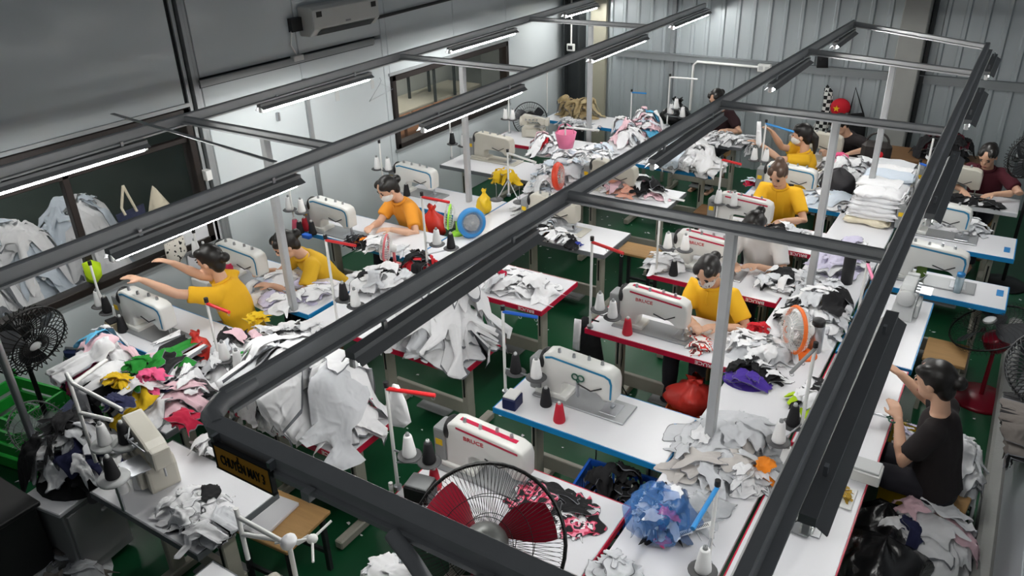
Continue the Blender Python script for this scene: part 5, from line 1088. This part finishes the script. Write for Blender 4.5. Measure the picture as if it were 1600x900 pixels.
# right-hand floor: black sacks, white cloths, partition boards
sack('black_refuse_sack', 'shiny black plastic sack at the lower right, nearest', 'bag', (-.06, 3.72), (.22, .26, .21), BAG_BLACK, 0, 7, False)
sack('black_refuse_sack', 'shiny black plastic sack at the lower right, behind the first', 'bag', (-.10, 4.02), (.2, .14, .2), BAG_BLACK, 0, 8, False)
heap('white and pale pink cloth on the floor beside the seated woman', (.16, 4.02), .2, .2, .46, [(Wt, 4), (PALEPINK, 3)], 18, 71, None, size=.2, zb=0)
heap('navy and white striped cloth on the floor at the lower right', (.04, 3.92), .12, .12, .42, [(NAVY, 3), (Wt, 3)], 12, 72, None, size=.13, zb=0)
heap('white garments behind the seated woman in black', (.20, 4.5), .10, .16, .6, [(Wt, 4), (Gy, 2), (NAVY, .5)], 16, 73, None, size=.16, zb=0)
yb = thing('yellow_crate', 'yellow-edged box of pale cloth between table and seated woman', 'crate', (-.10, 4.62, 0)); ring(MB(), .2, .36, .42, .46, .015).build('rim', mat('yellow_plastic', 'c8a81c', .4), yb)
MB().box((0, 0, .2), (.17, .33, .4)).build('body', mat('yellow_plastic', 'c8a81c', .4), yb); heap('pale cloth in the yellow-edged box', (-.1, 4.62), .07, .14, .12, [(Wt, 3), (LILAC, 2)], 8, 74, None, size=.09, zb=.405, cat='cloth')
for k in range(5):
    tag(MB().cbox((0, 0, 0), (.018, 5.2, .42), .004).build('metal_panel', [PANELM, ALLOY, mat('bluish_panel', '9aa6b4', .4, .3), PANELM, ALLOY][k], loc=(.50+.06*k, 3.4+.1*k, .44+.03*k)), f'long grey metal panel leaning at the right wall, {["innermost", "second from the aisle", "middle", "fourth from the aisle", "outermost"][k]}', 'panel')
for k in range(5): bpy.data.objects['metal_panel'+('' if k == 0 else f'.{k:03d}')].rotation_euler = (0, R_(8), 0)
heap('black jacket thrown over the metal panels', (.50, 4.75), .08, .3, .12, [(Bk, 3), (TAUPE, .6)], 16, 75, (.47, .6, 4.2, 5.4), size=.3, zb=.66, cat='jacket', name='black_jacket', kind=None)
# cloths hung on poles and table ends
hung('hung_white_cloth', 'white cloth with a red spot hung from the red-armed thread stand', 'cloth', [(614, 600), (622, 602), (634, 628), (642, 660), (632, 668), (608, 664), (606, 640), (609, 615)], 2.42, WHITE_CLOTH, .03)
hung('black_white_garment', 'black and white garment hanging off the end of the patterned-mask table', 'garment', [(912, 494), (936, 502), (938, 530), (944, 568), (925, 574), (900, 566), (898, 530), (900, 505)], 4.52, BLACK_CLOTH, .1)
hung('white_ribbon', 'white strap hanging over the black garment at the table end', 'cloth', [(898, 498), (908, 500), (906, 548), (895, 546)], 4.46, WHITE_CLOTH, .05)
hung('white_cloth_strip', 'white cloth strip with a black handle hung near the reaching worker', 'cloth', [(1183, 190), (1189, 190), (1190, 225), (1186, 232), (1181, 224)], at(1186, 282).y-.01, WHITE_CLOTH, .04)
# pink basket on the far stand
p = at(884, 218, 1.1); pb = thing('pink_basket', 'pink plastic basket hung on the far thread stand', 'basket', (p.x, p.y, p.z-.08)); MB().lathe([(0, 0), (.075, 0), (.11, .16), (.118, .16), (.08, -.006), (0, -.006)], 20).build('tub', PINKP, pb); MB().torus((0, 0, .15), .1, .006, 20, 5, 'Y', a0=0, a1=math.pi).build('handle', PINKP, pb)
sack('black_bag', 'black plastic bag by the ribbed wall behind the far cones', 'bag', (at(1070, 172, .8).x, 9.95), (.2, .14, .2), BAG_BLACK, .62, 9)
heap('black and pink bundle at the far right ledge', (-.55, 9.6), .3, .2, .25, [(Bk, 3), (MAROON, 2), (Wt, 2)], 16, 76, None, size=.15, zb=.8)
tag(MB().cbox((-.6, 9.6, .77), (1.0, .5, .04), .004).cbox((-1.0, 9.6, .38), (.05, .4, .74), .004).cbox((-.2, 9.6, .38), (.05, .4, .74), .004).build('side_bench', DWOOD), 'brown bench against the ribbed wall at the far right', 'bench')
sack('dark_backpack', 'dark grey backpack standing by the far right heap', 'bag', (-1.3, 7.95), (.15, .11, .14), mat('charcoal_nylon', '2c2a2e', .7, var=.15), TT, 10, False)
# ================================================================== behind the windows
tag(MB().cbox((-6.6, 2.7, .66), (1.2, 3.6, .04), .004).box((-7.0, 1.2, .32), (.05, .05, .64)).box((-7.0, 4.2, .32), (.05, .05, .64)).box((-6.2, 1.2, .32), (.05, .05, .64)).box((-6.2, 4.2, .32), (.05, .05, .64)).build('garment_table', LAMINATE), 'table carrying white garments behind the big window', 'table')
for i_, (y_, h__, lb) in enumerate(((2.3, .62, 'left white garment mound behind the big window'), (2.75, .62, 'middle white garment mound behind the big window'), (3.3, .60, 'right white garment mound behind the big window'), (1.9, .45, 'cut-off white garment mound behind the big window'))):
    heap(lb, (-6.58, y_), .32, .26, h__, [(ICE, 3), (Wt, 5)], 20, 80+i_, None, size=.26, zb=.68, group='garment mounds behind the big window', pw=1.3)
hung_x = []
def hungX(name, label, cat, pts_px, X, m, th=.06):
    ps = [atX(x_, y_, X) for x_, y_ in pts_px]; n = len(ps); cy = sum(q.y for q in ps)/n; cz = sum(q.z for q in ps)/n; vs = []; fs = []; K = 4
    for sgn in (-1, 1):
        for k in range(K+1):
            f = 1-k/K*.999
            for q in ps: vs.append((X+sgn*(th*.5*math.sqrt(max(0, 1-f*f))+.004), cy+(q.y-cy)*f, cz+(q.z-cz)*f))
    for sgn in (0, 1):
        for k in range(K):
            for i in range(n): fs.append((sgn*(K+1)*n+k*n+i, sgn*(K+1)*n+k*n+(i+1) % n, sgn*(K+1)*n+(k+1)*n+(i+1) % n, sgn*(K+1)*n+(k+1)*n+i))
    for i in range(n): fs.append((i, (i+1) % n, (K+1)*n+(i+1) % n, (K+1)*n+i))
    o = MB().add(vs, fs, 0, True).build(name, m); fixn(o); return tag(o, label, cat)
o_ = hungX('navy_tote', 'navy tote bag with pale straps hanging behind the big window', 'bag', [(181, 336), (224, 318), (230, 344), (192, 364)], -6.0, NAVY, .08)
for a, b_ in (((190, 325), (196, 336)), ((204, 312), (214, 330))): MB().tube([atX(192, 290, -5.99), atX(*a, -5.97), atX(*b_, -5.96)], .012, 6).build('strap', CREAM, o_)
hungX('cream_bag', 'cream cloth bag hanging behind the big window', 'bag', [(238, 290), (244, 295), (272, 326), (262, 333), (232, 342), (234, 320)], -6.0, CREAM, .1)
o_ = hungX('lime_visor_hat', 'lime green sun hat hung at the big window', 'hat', [(128, 412), (142, 406), (156, 410), (159, 430), (150, 444), (136, 440)], -5.795, LIME, .1)
hungX('spotted_cloth', 'black and white spotted cloth hung below the big window', 'cloth', [(256, 382), (286, 368), (292, 392), (280, 412), (262, 412)], -5.82, DOTS, .05)
# room behind the small window
tag(MB().cbox((-6.9, 8.0, 1.0), (.6, 3.0, .06), .006).box((-6.9, 8.0, .5), (.5, 2.9, .96)).build('office_counter', mat('buff_counter', 'd2ccb8', .6, var=.15, scale=2)), 'buff counter in the room behind the small window', 'counter')
tag(MB().box((-7.22, 8.0, 1.42), (.03, 2.6, .1)).build('dark_shelf_strip', mat('speckled_strip', '4a4c48', .7, var=.5, scale=30)), 'dark speckled strip on the wall behind the small window', 'shelf')
tag(MB().box((-7.2, 7.35, 1.42), (.03, .2, .12)).build('pale_box', LGREY), 'pale box on the dark strip behind the small window', 'box')
for k in range(4): tag(MB().cbox((-6.25, 6.95+.45*k, .98), (.3, .4, .2), .006).build('carton', mat('carton_brown', 'a0704e', .7, var=.12)), f'brown carton behind the small window, {["first", "second", "third", "last"][k]} from the left', 'carton')
ot = thing('grey_side_table', 'small grey table seen through the small window', 'table', (-6.75, 8.55, 0)); MB().cbox((0, 0, 1.5), (.5, .5, .03), .004).build('top', GREYP, ot)
for a in (-1, 1):
    for e in (-1, 1): MB().box((a*.22, e*.22, 1.26), (.03, .03, .46)).build('leg', DARKST, ot)
ot.location = (-6.75, 8.55, 0)
# ================================================================== scraps on the green floor
rng = np.random.default_rng(5); sc2 = MB()
for k in range(380):
    x_, y_ = rng.uniform(-4.5, .45), rng.uniform(1.8, 8.5); s_ = rng.uniform(.006, .022); a = rng.uniform(0, 6.28); h_ = rng.uniform(.003, .01)
    pts = [(x_+s_*math.cos(a+t)*rng.uniform(.5, 1.3), y_+s_*math.sin(a+t)*rng.uniform(.4, 1), .002+h_*rng.uniform(0, 1)) for t in (0, 1.5, 3.1, 4.6)]
    sc2.add(pts, [(0, 1, 2, 3)])
tag(sc2.build('floor_scraps', WHITE_CLOTH), 'small white cloth scraps scattered on the green floor', 'scraps', None, 'stuff')
cab = MB()
for k in range(4):
    x_, y_ = rng.uniform(-2.2, -1.2), [2.7, 3.6, 4.7, 5.7][k % 4]; pts = [(x_, y_, .7), (x_+.05, y_-.08, .45), (x_+.02+rng.uniform(-.1, .1), y_-.02, .2), (x_+.1, y_, .03)]
    tag(MB().tube(pts, .005, 5).build('power_cord', DARK), f'black cord dangling under the {["front red", "empty blue-edged", "patterned-mask", "white T-shirt"][k % 4]} table', 'cord', 'cords under the right-hand tables')

bc = thing('dark_corner_box', 'added low black box standing in for the darkness of the lower left corner', 'cabinet', (-4.35, 1.05, 0), R_(0)); MB().cbox((0, 0, .3), (.5, .7, .58), .01).build('body', DARK, bc); MB().cbox((0, 0, .6), (.54, .74, .03), .006).build('top', mat('black_top', '101012', .5), bc)  # invented black box, added to keep the lower left corner dark
tag(MB().cbox((-5.2, 1.2, 1.0), (.1, .1, 2.0), .008).build('dark_post', DARKST), 'dark steel post at the left border', 'post')
